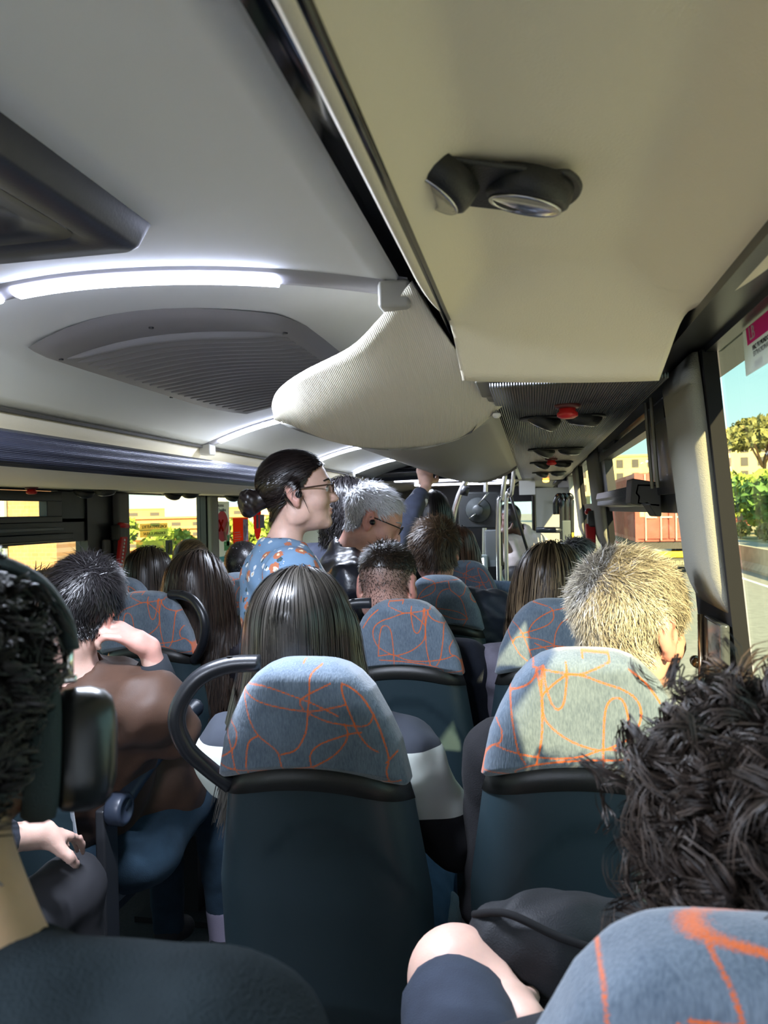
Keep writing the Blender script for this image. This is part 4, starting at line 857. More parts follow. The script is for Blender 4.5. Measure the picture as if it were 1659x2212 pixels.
def long_hair(p, m, n=3500, length=0.45, width=0.0028, part=0.0, mask=None, front=0.08, steps=26, wave=0.0, seed=4, off=0.006, back_only=False, tonefn=None, field=None, sweep=0.0, lvar=0.12, collect=None, ymin=None, flare=0.0):
    r = np.random.default_rng(seed); F = p.F if field is None else field
    mk = hairline(p.L, front, -0.06, -0.02) if mask is None else mask(p.L); cap_of(p.V, p.Q, mk, p.N, 0.006, 'hair', m, p.o)
    P0 = roots_on(p.V, p.Q, mk, n, r); Lr = clip_inv(p.R, p.c, P0)/p.s; N = p.F.grad(P0)
    fl = np.stack([(Lr[:, 0]-part)*1.6, np.full(len(Lr), -0.05)-0.15*np.maximum(0, Lr[:, 1]), -2.2*np.maximum(0, 0.085-Lr[:, 2])], 1); fl = fl@p.R.T; fl -= N*(fl*N).sum(1)[:, None]; fl /= np.linalg.norm(fl, axis=1, keepdims=True)+1e-6
    d = fl+N*0.10; L = length*(1-lvar+2*lvar*r.random(len(P0)))-0.9*np.maximum(0, 0.11-Lr[:, 2])*0.0
    P, NN = strands(F, P0, d, L, steps, 0.30, 0, off, 0.010, True, seed, keep_dir=0.75, ymin=ymin, zmin=p.nb[2]+0.075, drift=0.03, flare=(p.c[0], p.c[2]-0.02, flare))
    if wave:
        ph = r.random((len(P0), 1))*6; t = np.linspace(0, 1, steps)[None, :]; P = P+wave*t[..., None]*np.stack([np.sin(ph+t*22), np.cos(ph*1.3+t*19), 0*t+0*ph], 2)
    return ribbons('hair_strands', P, width, m, p.o, NN, r.random(len(P0)) if tonefn is None else tonefn(Lr, r), 0.4)
class MultiField:
    """nearest of several fields"""
    def __init__(s, *fs): s.fs = fs; s.h = fs[0].h
    def sample(s, P): return np.min([np.where(np.all((P > f.lo) & (P < f.lo+f.h*(f.n-1)), axis=1), f.sample(P), 0.3) for f in s.fs], 0)
    def grad(s, P):
        e = 0.006; G = np.stack([s.sample(P+e*np.eye(3)[i])-s.sample(P-e*np.eye(3)[i]) for i in range(3)], 1); return G/(np.linalg.norm(G, axis=1, keepdims=True)+1e-9)
def curly_hair(p, m, n=450, per=12, length=0.07, rad=0.008, turns=2.5, width=0.0018, mask=None, seed=5, steps=18, lenfn=None, cap=0.012, gravity=0.25, hl=dict(), lift=0.9, r0=0.35, spread=0.004):
    r = np.random.default_rng(seed); mk = hairline(p.L, **hl) if mask is None else mask(p.L); cap_of(p.V, p.Q, mk, p.N, cap, 'hair', m, p.o)
    P0 = roots_on(p.V, p.Q, mk, n, r); Lr = clip_inv(p.R, p.c, P0)/p.s; N = p.F.grad(P0)
    d = N*lift+0.6*r.normal(size=N.shape); d /= np.linalg.norm(d, axis=1, keepdims=True); ln = length*(0.6+0.8*r.random(len(P0)))
    if lenfn is not None: ln = ln*lenfn(Lr)
    P, NN = strands(p.F, P0, d, ln, steps, gravity, 0, 0.012, 0.10, True, seed)
    D = np.gradient(P, axis=1); D /= np.linalg.norm(D, axis=2, keepdims=True)+1e-9; A_ = np.cross(D, np.array([0.3, 0.2, 0.93])); A_ /= np.linalg.norm(A_, axis=2, keepdims=True)+1e-9; B_ = np.cross(D, A_)
    t = np.linspace(0, 1, steps)[None, :, None]; ph = r.random((len(P0), 1, 1))*6.28; tw = turns*(0.6+0.8*r.random((len(P0), 1, 1)))*2*PI*np.where(r.random((len(P0), 1, 1)) < 0.5, 1, -1); rr = rad*(0.5+r.random((len(P0), 1, 1)))*np.minimum(1, r0+t*2)
    ang = ph+tw*t; out = []; nr = []; tone = []
    for k in range(per):
        da = 0.35*r.normal(size=(len(P0), 1, 1)); dr = 1+0.25*r.normal(size=(len(P0), 1, 1)); C = A_*np.cos(ang+da)+B_*np.sin(ang+da)
        out.append(P+C*rr*dr+spread*r.normal(size=(len(P0), 1, 3))*(0.3+0.7*t)); nr.append(C+0.35*NN); tone.append(r.random(len(P0)))
    return ribbons('hair_strands', np.concatenate(out), width, m, p.o, np.concatenate(nr), np.concatenate(tone), 0.5)
# ---------------------------------------------------------------- the passengers
HB = hair_mat('hair_black', (0.006, 0.005, 0.006), (0.020, 0.017, 0.018), 0.36)
HDB = hair_mat('hair_dark_brown', (0.010, 0.007, 0.005), (0.040, 0.026, 0.016), 0.36)
HBR = hair_mat('hair_brown', (0.020, 0.011, 0.006), (0.085, 0.048, 0.024), 0.38)
HLT = hair_mat('hair_highlights', (0.035, 0.022, 0.014), (0.26, 0.18, 0.10), 0.38)
HGY = hair_mat('hair_grey', (0.085, 0.07, 0.05), (0.42, 0.37, 0.27), 0.4)
HWH = hair_mat('hair_white', (0.34, 0.34, 0.36), (0.80, 0.80, 0.84), 0.4)
HAU = hair_mat('hair_auburn', (0.030, 0.012, 0.007), (0.14, 0.06, 0.035), 0.36)
HSP = hair_mat('hair_salt', (0.03, 0.03, 0.032), (0.30, 0.30, 0.31), 0.4)
HCB = hair_mat('hair_curly_brown', (0.010, 0.007, 0.006), (0.060, 0.042, 0.032), 0.55, 0.3)
def cloth(name, col, rough=0.85, bump=0.35, bscale=500, var=0.15, sheen=0.03, spec=0.2): return mat(name, col, rough, bump=bump, bscale=bscale, var=var, vscale=25, sheen=sheen, spec=spec)
def seat_legs(x, y, spread=0.10, z=0.72, knee=0.46): return [[(x-spread, y, z), (x-spread, y+knee, z+0.03), (x-spread, y+knee+0.03, 0.30), (x-spread, y+knee+0.13, 0.25)], [(x+spread, y, z), (x+spread, y+knee, z+0.03), (x+spread, y+knee+0.03, 0.30), (x+spread, y+knee+0.13, 0.25)]]
# girl with long straight hair
stripe = bpy.data.materials.new('striped_knit'); stripe.use_nodes = True
def stripes(m, stops, axis='Z', scale=1.0, off=0.0):
    nt = m.node_tree; b = nt.nodes['Principled BSDF']; tc = nt.nodes.new('ShaderNodeTexCoord'); sp = nt.nodes.new('ShaderNodeSeparateXYZ'); r = nt.nodes.new('ShaderNodeValToRGB'); r.color_ramp.interpolation = 'CONSTANT'
    ma = nt.nodes.new('ShaderNodeMath'); ma.operation = 'MULTIPLY_ADD'; ma.inputs[1].default_value = scale; ma.inputs[2].default_value = off
    nt.links.new(tc.outputs['Object'], sp.inputs[0]); nt.links.new(sp.outputs[axis], ma.inputs[0]); nt.links.new(ma.outputs[0], r.inputs['Fac']); nt.links.new(r.outputs['Color'], b.inputs['Base Color'])
    el = r.color_ramp.elements
    el[0].position = stops[0][0]; el[0].color = (*stops[0][1], 1); el[1].position = stops[1][0]; el[1].color = (*stops[1][1], 1)
    for q, cc in stops[2:]: x = el.new(q); x.color = (*cc, 1)
    b.inputs['Roughness'].default_value = 0.9; return m
NV = (0.030, 0.036, 0.050); WH = (0.58, 0.62, 0.58); BK = (0.010, 0.011, 0.014)
stripes(stripe, [(0.0, BK), (0.42, (0.12, 0.12, 0.11)), (0.47, BK), (0.595, WH), (0.72, NV)], 'Z', 1.0, -0.45)
g = person('girl with long straight dark hair wearing a striped knit sweater', (-0.432, 1.39, 1.372), yaw=-2, pitch=-4, female=True, skin='fair', neck=(-0.41, 1.41, 1.19), hip=(-0.37, 1.47, 0.78), top=stripe, shw=0.162, arms=[(-1, (-0.56, 1.50, 1.00), (-0.50, 1.68, 0.95), None), (1, (-0.155, 1.44, 0.99), (-0.20, 1.66, 0.92), None)], legs=seat_legs(-0.37, 1.50), trousers=cloth('blue_jeans', (0.035, 0.075, 0.14)), bulk=1.08, topname='sweater')
GM = MultiField(g.F, g.G)
long_hair(g, HDB if False else hair_mat('hair_straight', (0.008, 0.007, 0.006), (0.045, 0.040, 0.034), 0.30), n=9000, length=0.30, width=0.0021, part=0.0, off=0.010, field=GM, steps=30, ymin=(1.268, 1.42), flare=0.07)
# grey-haired man in the sunlight, looking out of the right window
m_ = person('man with short grey sunlit hair looking out of the window', (0.156, 1.36, 1.405), yaw=42, pitch=-6, roll=4, scale=1.06, skin='pink', hip=(0.06, 1.47, 0.78), neck=(0.105, 1.395, 1.205), top=cloth('black_coat', (0.012, 0.012, 0.014)), shw=0.165, legs=seat_legs(0.06, 1.5, 0.09), collar=0.03)
short_hair(m_, HGY, n=17000, length=0.024, width=0.0012, whorl=(0.0, -0.08, 0.07), swirl=0.45, lift=0.15, noise=0.13, lvar=0.35, steps=5, off=0.004, cap=0.004, gravity=0.12, lenfn=lambda L: np.interp(L[:, 2], [-0.08, -0.02, 0.06], [0.45, 0.8, 1.15]), tonefn=lambda L, r: np.clip(0.75-1.1*np.exp(-((L[:, 0]-0.01)**2+(L[:, 1]+0.075)**2+(L[:, 2]-0.075)**2)/0.0016)+0.35*r.normal(size=len(L)), 0, 1))
# man with a shaved neck
m_ = person('man with dark crew cut and shaved neck', (-0.418, 2.195, 1.391), yaw=6, pitch=-14, skin='pink', neck=(-0.39, 2.245, 1.20), hip=(-0.36, 2.30, 0.78), top=cloth('navy_top', (0.02, 0.024, 0.035)), legs=seat_legs(-0.36, 2.33), ear=1.12)
stubble(m_, lambda L: np.where(hairline(L, 0.085, -0.115, -0.02), np.interp(L[:, 2], [-0.12, -0.06, 0.0, 0.045], [0.0, 0.35, 0.65, 0.9]), 0))
short_hair(m_, HDB, n=5200, length=0.014, width=0.0018, mask=lambda L: hairline(L, 0.085, -0.03, 0.03) & (L[:, 2] > 0.028), cap=0.003, lift=0.8, noise=0.14, lenfn=lambda L: np.interp(L[:, 2], [0.02, 0.05, 0.09], [0.3, 0.8, 1.5]))
short_hair(m_, HDB, n=3200, length=0.004, width=0.0011, mask=lambda L: hairline(L, 0.085, -0.095, 0.0) & (L[:, 2] < 0.045), cap=0, lift=0.9, noise=0.2, steps=3, name='clipped_hair', density=lambda L: np.interp(L[:, 2], [-0.10, -0.02, 0.04], [0.1, 0.55, 1.0]))
# tousled brown hair
m_ = person('man with tousled brown hair and navy padded jacket', (-0.375, 2.98, 1.449), yaw=-4, pitch=-3, skin='pink', neck=(-0.365, 3.015, 1.26), hip=(-0.34, 3.07, 0.78), top=cloth('navy_padded', (0.028, 0.036, 0.058), 0.5, spec=0.5), shw=0.215, bulk=1.15, folds=0.006, legs=seat_legs(-0.34, 3.1), ear=1.15, foldf=80)
short_hair(m_, HBR, n=5200, length=0.045, width=0.0022, whorl=(0.035, -0.085, 0.06), swirl=0.4, lift=0.35, noise=0.08, cap=0.008, gravity=0.15, steps=7, off=0.008, back=-0.075, lenfn=lambda L: np.interp(L[:, 2], [-0.08, 0.0, 0.08], [0.45, 0.8, 1.25]))
# auburn-haired passenger
m_ = person('passenger with long auburn hair beyond the tousled brown head', (-0.365, 3.77, 1.405), yaw=15, pitch=-4, female=True, skin='fair', res=0.008, tres=0.014, neck=(-0.34, 3.83, 1.22), hip=(-0.31, 3.9, 0.75), top=wavemat('blue_knit', (0.085, 0.14, 0.22), 0.9, 'X', 60, 0.9, dist=6.0, var=0.5), shw=0.21, bulk=1.1, topname='sweater', legs=seat_legs(-0.31, 3.92))
long_hair(m_, HAU, n=1500, length=0.30, width=0.004, off=0.007, field=MultiField(m_.F, m_.G), steps=18)
m_ = person('woman with long highlighted brown hair at the right', (0.05, 2.26, 1.375), yaw=8, pitch=-8, female=True, skin='fair', neck=(0.05, 2.275, 1.185), hip=(0.05, 2.36, 0.78), top=cloth('grey_lilac_top', (0.16, 0.15, 0.19)), shw=0.165, legs=seat_legs(0.06, 2.36), topname='top')
long_hair(m_, HLT, n=4200, length=0.46, width=0.0026, off=0.010, field=MultiField(m_.F, m_.G), steps=26, wave=0.004, ymin=(2.135, 1.44), tonefn=lambda L, r: r.random(len(L))**1.8)
m_ = person('passenger with swept grey-black hair beside the right window', (0.17, 3.08, 1.362), yaw=10, skin='fair', res=0.008, tres=0.016, neck=(0.13, 3.10, 1.18), hip=(0.06, 3.17, 0.76), top=cloth('black_coat', (0.012, 0.012, 0.014)), shw=0.13, legs=seat_legs(0.07, 3.17, 0.08))
short_hair(m_, HSP, n=1800, length=0.055, width=0.003, whorl=(-0.05, -0.06, 0.09), lift=0.4, cap=0.008, steps=7, off=0.008, gravity=0.2)
# left side
brown = cloth('brown_jacket', (0.075, 0.038, 0.024), 0.6, bump=0.12, var=0.1, spec=0.4)
def br_extra(G, p): 
    G.ell((-1.0, 1.94, 0.885), (0.115, 0.13, 0.135), None, 0.05); G.ell((-0.98, 1.75, 1.12), (0.09, 0.11, 0.12), None, 0.06)
m_ = person('person in brown jacket resting head on hand', (-1.03, 1.61, 1.402), yaw=-14, pitch=-12, roll=24, scale=0.98, skin='pale', hip=(-1.14, 1.82, 0.80), neck=(-1.06, 1.62, 1.222), top=brown, shw=0.185, bulk=1.12, folds=0.006, foldf=55, arms=[(-1, None, None, None), (1, (-0.862, 1.72, 1.085), (-0.885, 1.655, 1.295), dict(dir=(-0.50, -0.42, 0.45), palm=(-0.55, 0.1, -0.75), curl=0.95, s=0.98, cuff=0.55))], extra_top=br_extra, collar=0.03,
    legs=[[(-1.13, 1.78, 0.75), (-1.14, 2.2, 0.80), (-1.13, 2.2, 0.34), (-1.13, 2.3, 0.28)], [(-0.99, 1.80, 0.76), (-0.945, 2.12, 0.84), (-0.955, 2.20, 0.42)]], trousers=cloth('washed_jeans', (0.026, 0.052, 0.080)))
MB().tube([(-0.873, 1.690, 1.19), (-0.882, 1.664, 1.262)], [0.044, 0.037], 14).build('cuff', mat('knit_cuff', (0.012, 0.016, 0.022), 0.9), m_.o, smooth=True)
short_hair(m_, HB, n=9000, length=0.030, width=0.0016, swirl=0.25, whorl=(0.025, -0.075, 0.088), lift=0.22, noise=0.08, cap=0.005, steps=6, off=0.005, back=-0.075, lenfn=lambda L: np.interp(L[:, 2], [-0.08, 0.0, 0.07], [0.30, 0.6, 1.25]))
# canvas shoe of the brown jacket passenger
S = Field((-1.05, 2.12, 0.18), (-0.82, 2.50, 0.48), 0.006); S.cone((-0.955, 2.20, 0.40), (-0.950, 2.22, 0.28), 0.046, 0.048, 0.02); S.cone((-0.95, 2.22, 0.262), (-0.925, 2.38, 0.250), 0.046, 0.040, 0.03); S.cut((0, 0, 0.232), (0, 0, -1)); V, Q = S.mesh(); shoe = np_mesh('sneaker', V, Q, mat('lilac_canvas', (0.30, 0.27, 0.36), 0.85, bump=0.3, bscale=600), m_.o)
S = Field((-1.05, 2.12, 0.18), (-0.82, 2.50, 0.30), 0.006); S.cone((-0.95, 2.22, 0.232), (-0.925, 2.385, 0.230), 0.050, 0.044, 0.03); S.cut((0, 0, 0.243), (0, 0, 1)); S.cut((0, 0, 0.203), (0, 0, -1)); V, Q = S.mesh(); np_mesh('sole', V, Q, mat('shoe_sole', (0.45, 0.42, 0.55), 0.6), shoe)
MB().cbox((-0.955, 2.168, 0.305), (0.05, 0.012, 0.028)).build('heel_tab', BLACKP, shoe, bevel=0.003)
m_ = person('woman with very long dark hair by the black grab handle', (-1.12, 2.44, 1.352), yaw=4, pitch=-8, female=True, skin='pale', neck=(-1.13, 2.465, 1.165), hip=(-1.16, 2.52, 0.76), top=cloth('black_knit', (0.012, 0.010, 0.014)), shw=0.185, legs=seat_legs(-1.18, 2.45), topname='top')
long_hair(m_, hair_mat('hair_long_dark', (0.010, 0.007, 0.006), (0.050, 0.030, 0.020), 0.36), n=4600, length=0.48, width=0.0028, off=0.011, field=MultiField(m_.F, m_.G), steps=26, wave=0.004, ymin=(2.318, 1.40))
m_ = person('passenger with rounded dark hair below the exit signs', (-1.575, 2.965, 1.352), yaw=0, female=True, skin='fair', res=0.008, tres=0.016, neck=(-1.59, 2.99, 1.165), hip=(-1.60, 3.06, 0.76), top=cloth('black_knit', (0.012, 0.010, 0.014)), shw=0.18)
long_hair(m_, HDB, n=1700, length=0.26, width=0.004, off=0.010, field=MultiField(m_.F, m_.G), steps=18)
m_ = person('passenger with light brown tied-back hair below the billboard', (-1.70, 3.64, 1.362), yaw=10, female=True, skin='fair', res=0.008, tres=0.016, neck=(-1.68, 3.735, 1.18), hip=(-1.64, 3.8, 0.76), top=cloth('grey_top', (0.10, 0.10, 0.11)), shw=0.17)
short_hair(m_, HLT, n=1500, length=0.075, width=0.0032, whorl=(0, 0.10, 0.06), lift=0.05, cap=0.006, steps=7, off=0.006, gravity=0.02, noise=0.03, front=0.075, stick=True)
m_ = person('passenger with cropped hair and white mask strap', (-1.215, 3.11, 1.372), yaw=-8, skin='tan', res=0.008, tres=0.016, neck=(-1.21, 3.19, 1.19), hip=(-1.19, 3.27, 0.76), top=cloth('dark_shirt', (0.03, 0.03, 0.035)), shw=0.18)
short_hair(m_, HB, n=1800, length=0.006, width=0.0022, lift=0.9, cap=0.002, steps=3, back=-0.06)
MB().tube([m_.T(*q) for q in ((-0.088, 0.0, -0.03), (-0.075, -0.06, -0.035), (-0.03, -0.105, -0.042), (0.03, -0.105, -0.046), (0.075, -0.06, -0.046), (0.088, 0.0, -0.04))], 0.0022, 6).build('mask_strap', mat('white_cord', (0.8, 0.8, 0.8), 0.7), m_.o, smooth=True)
m_ = person('passenger half hidden behind the black curls beside the window', (-1.345, 1.93, 1.335), yaw=-10, skin='pink', res=0.008, tres=0.018, hip=(-1.5, 1.85, 0.76), neck=(-1.40, 1.90, 1.15), top=cloth('dark_shirt', (0.03, 0.03, 0.035)), shw=0.14, ear=1.2)
short_hair(m_, HDB, n=1800, length=0.04, width=0.003, lift=0.5, cap=0.008, steps=6, off=0.007)
m_ = person('passenger in black trousers seated across the aisle', (-1.14, 0.84, 1.38), yaw=-10, female=True, skin='pale', res=0.009, tres=0.016, neck=(-1.15, 0.92, 1.2), hip=(-1.15, 0.99, 0.76), top=cloth('navy_top', (0.02, 0.024, 0.035)), shw=0.17, arms=[(-1, None, None, None), (1, (-0.93, 1.0, 1.10), (-0.90, 1.24, 1.03), dict(dir=(-0.05, 1.0, -0.35), palm=(-0.2, -0.2, -1), curl=0.35))],
    legs=[[(-1.2, 0.90, 0.76), (-1.2, 1.36, 0.80), (-1.2, 1.4, 0.34), (-1.2, 1.5, 0.28)], [(-1.05, 0.90, 0.78), (-0.93, 1.40, 0.855), (-0.96, 1.44, 0.36), (-0.96, 1.54, 0.28)]])
long_hair(m_, hair_mat('hair_blonde', (0.20, 0.13, 0.08), (0.5, 0.38, 0.28), 0.4), n=900, length=0.4, width=0.005, off=0.010, field=MultiField(m_.F, m_.G), steps=16)
# ---------------------------------------------------------------- foreground passengers
hood = cloth('black_fleece', (0.015, 0.021, 0.024), 0.95, bump=0.5, bscale=450, sheen=0.0, spec=0.05)
hp_ = person('man with black curls, dark hoodie and neck tattoo wearing headphones', (-0.412, 0.42, 1.452), yaw=-38, pitch=-12, scale=1.0, skin='tan', hip=(-0.42, 0.16, 0.78), neck=(-0.352, 0.372, 1.330), top=hood, shw=0.168, neck_r=0.062, res=0.005, tres=0.009, bulk=1.18, folds=0.006, foldf=45, hood=True, arms=[(-1, None, None, None), (1, (-0.13, 0.36, 1.0), (-0.22, 0.58, 0.92), None)], legs=[[(-0.50, 0.2, 0.76), (-0.50, 0.66, 0.78), (-0.5, 0.7, 0.34), (-0.5, 0.8, 0.28)], [(-0.34, 0.2, 0.76), (-0.32, 0.66, 0.78), (-0.32, 0.7, 0.34), (-0.32, 0.8, 0.28)]], topname='hoodie', cut_neck=0.0)
HCK = hair_mat('hair_black_curls', (0.006, 0.005, 0.005), (0.030, 0.027, 0.024), 0.5, 0.3)
curly_hair(hp_, HCK, n=620, per=10, length=0.056, rad=0.007, turns=2.0, width=0.0017, cap=0.006, mask=lambda L: hairline(L, 0.085, -0.035, 0.02) & ~((np.abs(L[:, 0]) > 0.055) & (L[:, 2] < 0.035) & (L[:, 1] > -0.055)), lenfn=lambda L: np.interp(L[:, 2], [-0.06, 0.0, 0.07], [0.15, 0.40, 1.35])*np.interp(np.abs(L[:, 0]), [0.03, 0.07], [1, 0.45]))
stubble(hp_, lambda L: np.where((L[:, 1] < 0.02) & (L[:, 2] > -0.13), np.interp(L[:, 2], [-0.085, -0.05, -0.03], [0.0, 0.25, 0.7]), 0))
# tattoo strokes on the neck
def on_skin(p, q):
    q = np.array(q, float)
    for _ in range(6): q = q-p.F.grad(q[None])[0]*(p.F.sample(q[None])[0]-0.0002)
    return q
for st_ in ([(-0.306, 0.392, 1.425), (-0.302, 0.393, 1.418), (-0.306, 0.392, 1.413), (-0.302, 0.393, 1.408)], [(-0.306, 0.392, 1.402), (-0.303, 0.392, 1.397), (-0.304, 0.392, 1.391), (-0.307, 0.391, 1.394), (-0.305, 0.392, 1.400)]):
    MB().tube([on_skin(hp_, q) for q in spline([(a-0.012, b-0.005, c-0.012) for a, b, c in st_], 5)], 0.0008, 5).build('tattoo', mat('tattoo_ink', (0.10, 0.085, 0.07), 0.7), hp_.o)
# over-ear headphones
hs = empty('headphones', hp_.c); hs.rotation_euler = Matrix(hp_.R.tolist()).to_euler(); tag(hs, 'dark over-ear headphones with mesh headband on the black curls', 'headphones')
def squircle(a, b, p, n=40): return [(math.copysign(abs(math.cos(t))**(2/p)*a, math.cos(t)), math.copysign(abs(math.sin(t))**(2/p)*b, math.sin(t))) for t in np.linspace(0, 2*PI, n, endpoint=False)]
def stack(prof, M, p=3.0, n=40):
    m = MB(); v = []; f = []
    for s_, h in prof: v += [M @ Vector((x*s_, y*s_, h)) for x, y in squircle(0.0315, 0.0405, p, n)]
    k = len(prof)
    for i in range(k-1):
        for j in range(n): l = (j+1) % n; f.append((i*n+j, i*n+l, (i+1)*n+l, (i+1)*n+j))
    f.append(tuple(range(n-1, -1, -1))); f.append(tuple((k-1)*n+j for j in range(n))); return m.add(v, f)
CUPM = mat('headphone_metal', (0.075, 0.078, 0.078), 0.30, metal=0.85, bump=0.03, bscale=900)
TEAL = mat('headphone_knit', (0.038, 0.055, 0.055), 0.85, bump=0.5, bscale=900)
for sx in (1, -1):
    M = Mat((0, 1*sx, 0), (0.06*sx, 0, 1), (0.090*sx, -0.004, -0.012))
    cup = stack([(0.90, 0.014), (0.99, 0.017), (1.03, 0.024), (1.03, 0.034), (0.97, 0.043), (0.86, 0.048), (0.60, 0.051), (0.2, 0.0518)], M).build('ear_cup', CUPM, hs, smooth=True)
    stack([(1.02, -0.008), (1.12, -0.003), (1.14, 0.006), (1.08, 0.013), (0.92, 0.0145)], M, 2.6).build('ear_cushion', TEAL, hs, smooth=True)
    MB().tube([(0.112*sx, -0.008, 0.033), (0.113*sx, -0.008, 0.062)], 0.004, 10).build('stem', mat('steel', (0.75, 0.74, 0.70), 0.15, metal=1.0), hs, smooth=True)
    MB().cbox((0.1125*sx, -0.008, 0.034), (0.010, 0.022, 0.006)).build('hinge', mat('steel', (0.75, 0.74, 0.70), 0.15), hs, bevel=0.002)
pts = spline([(0.112, -0.008, 0.054), (0.107, -0.01, 0.078), (0.088, -0.012, 0.105), (0.053, -0.014, 0.120), (0, -0.015, 0.126), (-0.053, -0.014, 0.120), (-0.088, -0.012, 0.105), (-0.107, -0.01, 0.078), (-0.112, -0.008, 0.054)], 5)
MB().grid([[Vector(p)+Vector((0, -0.015, 0)), Vector(p)+Vector((0, -0.016, 0))*0.5+Vector((p[0], 0, max(0, p[2]-0.06))).normalized()*0.004, Vector(p)+Vector((0, 0.008, 0))+Vector((p[0], 0, max(0, p[2]-0.06))).normalized()*0.004, Vector(p)+Vector((0, 0.015, 0))] for p in pts]).build('headband', TEAL, hs, smooth=True, solid=0.008, offset=0)
# curly brown head on the blue seat, knee drawn up
def knee_skin(F, T):
    F.cone((0.02, 0.80, 0.90), (-0.105, 0.965, 1.010), 0.058, 0.060, 0.02); F.cone((-0.105, 0.965, 1.010), (-0.06, 1.02, 0.80), 0.056, 0.048, 0.02)
cu = person('passenger with curly dark brown hair and a bare drawn-up knee', (0.205, 0.675, 1.312), yaw=12, pitch=-4, scale=1.04, skin='pale', hip=(0.12, 0.78, 0.80), neck=(0.165, 0.675, 1.13), top=cloth('dark_tee', (0.02, 0.022, 0.028)), shw=0.16, res=0.0065, arms=[(-1, (-0.02, 0.70, 1.00), (-0.02, 0.87, 1.025), dict(dir=(-0.55, 0.60, 0.10), palm=(-0.2, 0.35, -0.9), curl=0.45, s=0.95, cuff=0.1)), (1, None, None, None)], legs=[[(-0.045, 0.69, 0.99), (-0.098, 0.885, 1.012)], [(0.18, 0.80, 0.78), (0.18, 1.05, 0.80)]], trousers=cloth('navy_shorts', (0.030, 0.038, 0.058)), extra_skin=knee_skin)
curly_hair(cu, HCB, n=760, per=10, length=0.072, rad=0.012, turns=1.9, width=0.0016, spread=0.0022, cap=0.014, hl=dict(front=0.085, back=-0.10, side=-0.03), lenfn=lambda L: np.interp(L[:, 2], [-0.09, 0.0, 0.06], [0.75, 1.0, 1.1]), gravity=0.18)
# black bag on the lap beside the sunlit seat
bag = Field((-0.12, 0.92, 0.92), (0.26, 1.16, 1.14), 0.007); bag.ell((0.06, 1.02, 1.02), (0.15, 0.075, 0.075), None, 0.02); bag.ell((0.0, 1.0, 1.05), (0.09, 0.06, 0.055), None, 0.02); bag.folds(0.005, 70, 4); V, Q = bag.mesh()
bo = np_mesh('backpack', V, Q, cloth('bag_nylon', (0.016, 0.017, 0.020), 0.55)); tag(bo, 'black nylon bag with zip lying before the sunlit seat', 'bag')
MB().tube(spline([(-0.085, 1.0, 1.075), (-0.04, 0.96, 1.10), (0.02, 0.945, 1.085), (0.08, 0.945, 1.07)], 6), 0.005, 8).build('zip', RUBBER, bo, smooth=True)
# ---------------------------------------------------------------- standing passengers
def stand_legs(x, y, z=0.88): return [[(x-0.08, y, z), (x-0.08, y+0.02, 0.48), (x-0.08, y, 0.10), (x-0.08, y+0.12, 0.05)], [(x+0.08, y, z), (x+0.08, y+0.02, 0.48), (x+0.08, y, 0.10), (x+0.08, y+0.12, 0.05)]]
fl = bpy.data.materials.new('floral_shirt'); fl.use_nodes = True
nt = fl.node_tree; b_ = nt.nodes['Principled BSDF']; tcn = nt.nodes.new('ShaderNodeTexCoord')
def floral(scale, seed, stops, dens):
    v = nt.nodes.new('ShaderNodeTexVoronoi'); v.inputs['Scale'].default_value = scale; v.inputs['Randomness'].default_value = 0.9; mpn = nt.nodes.new('ShaderNodeMapping'); mpn.inputs['Location'].default_value = (seed, seed*0.7, seed*0.3)
    no = nt.nodes.new('ShaderNodeTexNoise'); no.inputs['Scale'].default_value = 160; ad = nt.nodes.new('ShaderNodeMath'); ad.operation = 'MULTIPLY_ADD'; ad.inputs[1].default_value = 0.30
    nt.links.new(tcn.outputs['Object'], mpn.inputs[0]); nt.links.new(mpn.outputs[0], v.inputs['Vector']); nt.links.new(mpn.outputs[0], no.inputs['Vector']); nt.links.new(no.outputs['Fac'], ad.inputs[0]); nt.links.new(v.outputs['Distance'], ad.inputs[2])
    sepc = nt.nodes.new('ShaderNodeSeparateColor'); nt.links.new(v.outputs['Color'], sepc.inputs[0]); gt = nt.nodes.new('ShaderNodeMath'); gt.operation = 'GREATER_THAN'; gt.inputs[1].default_value = dens; nt.links.new(sepc.outputs[0], gt.inputs[0])
    rr = nt.nodes.new('ShaderNodeValToRGB'); rr.color_ramp.interpolation = 'CONSTANT'; el = rr.color_ramp.elements; el[0].color = (*stops[0][1], 1); el[1].position = stops[1][0]; el[1].color = (*stops[1][1], 1)
    rm = nt.nodes.new('ShaderNodeMath'); rm.operation = 'LESS_THAN'; rm.inputs[1].default_value = stops[2]; nt.links.new(ad.outputs[0], rm.inputs[0]); nt.links.new(ad.outputs[0], rr.inputs['Fac'])
    mu = nt.nodes.new('ShaderNodeMath'); mu.operation = 'MULTIPLY'; nt.links.new(rm.outputs[0], mu.inputs[0]); nt.links.new(gt.outputs[0], mu.inputs[1]); return rr.outputs['Color'], mu.outputs[0]
base_out = None; cur = None
nz = nt.nodes.new('ShaderNodeTexNoise'); nz.inputs['Scale'].default_value = 20; rb = nt.nodes.new('ShaderNodeValToRGB'); rb.color_ramp.elements[0].color = (0.10, 0.19, 0.31, 1); rb.color_ramp.elements[1].color = (0.19, 0.30, 0.44, 1); nt.links.new(tcn.outputs['Object'], nz.inputs['Vector']); nt.links.new(nz.outputs['Fac'], rb.inputs['Fac']); cur = rb.outputs['Color']
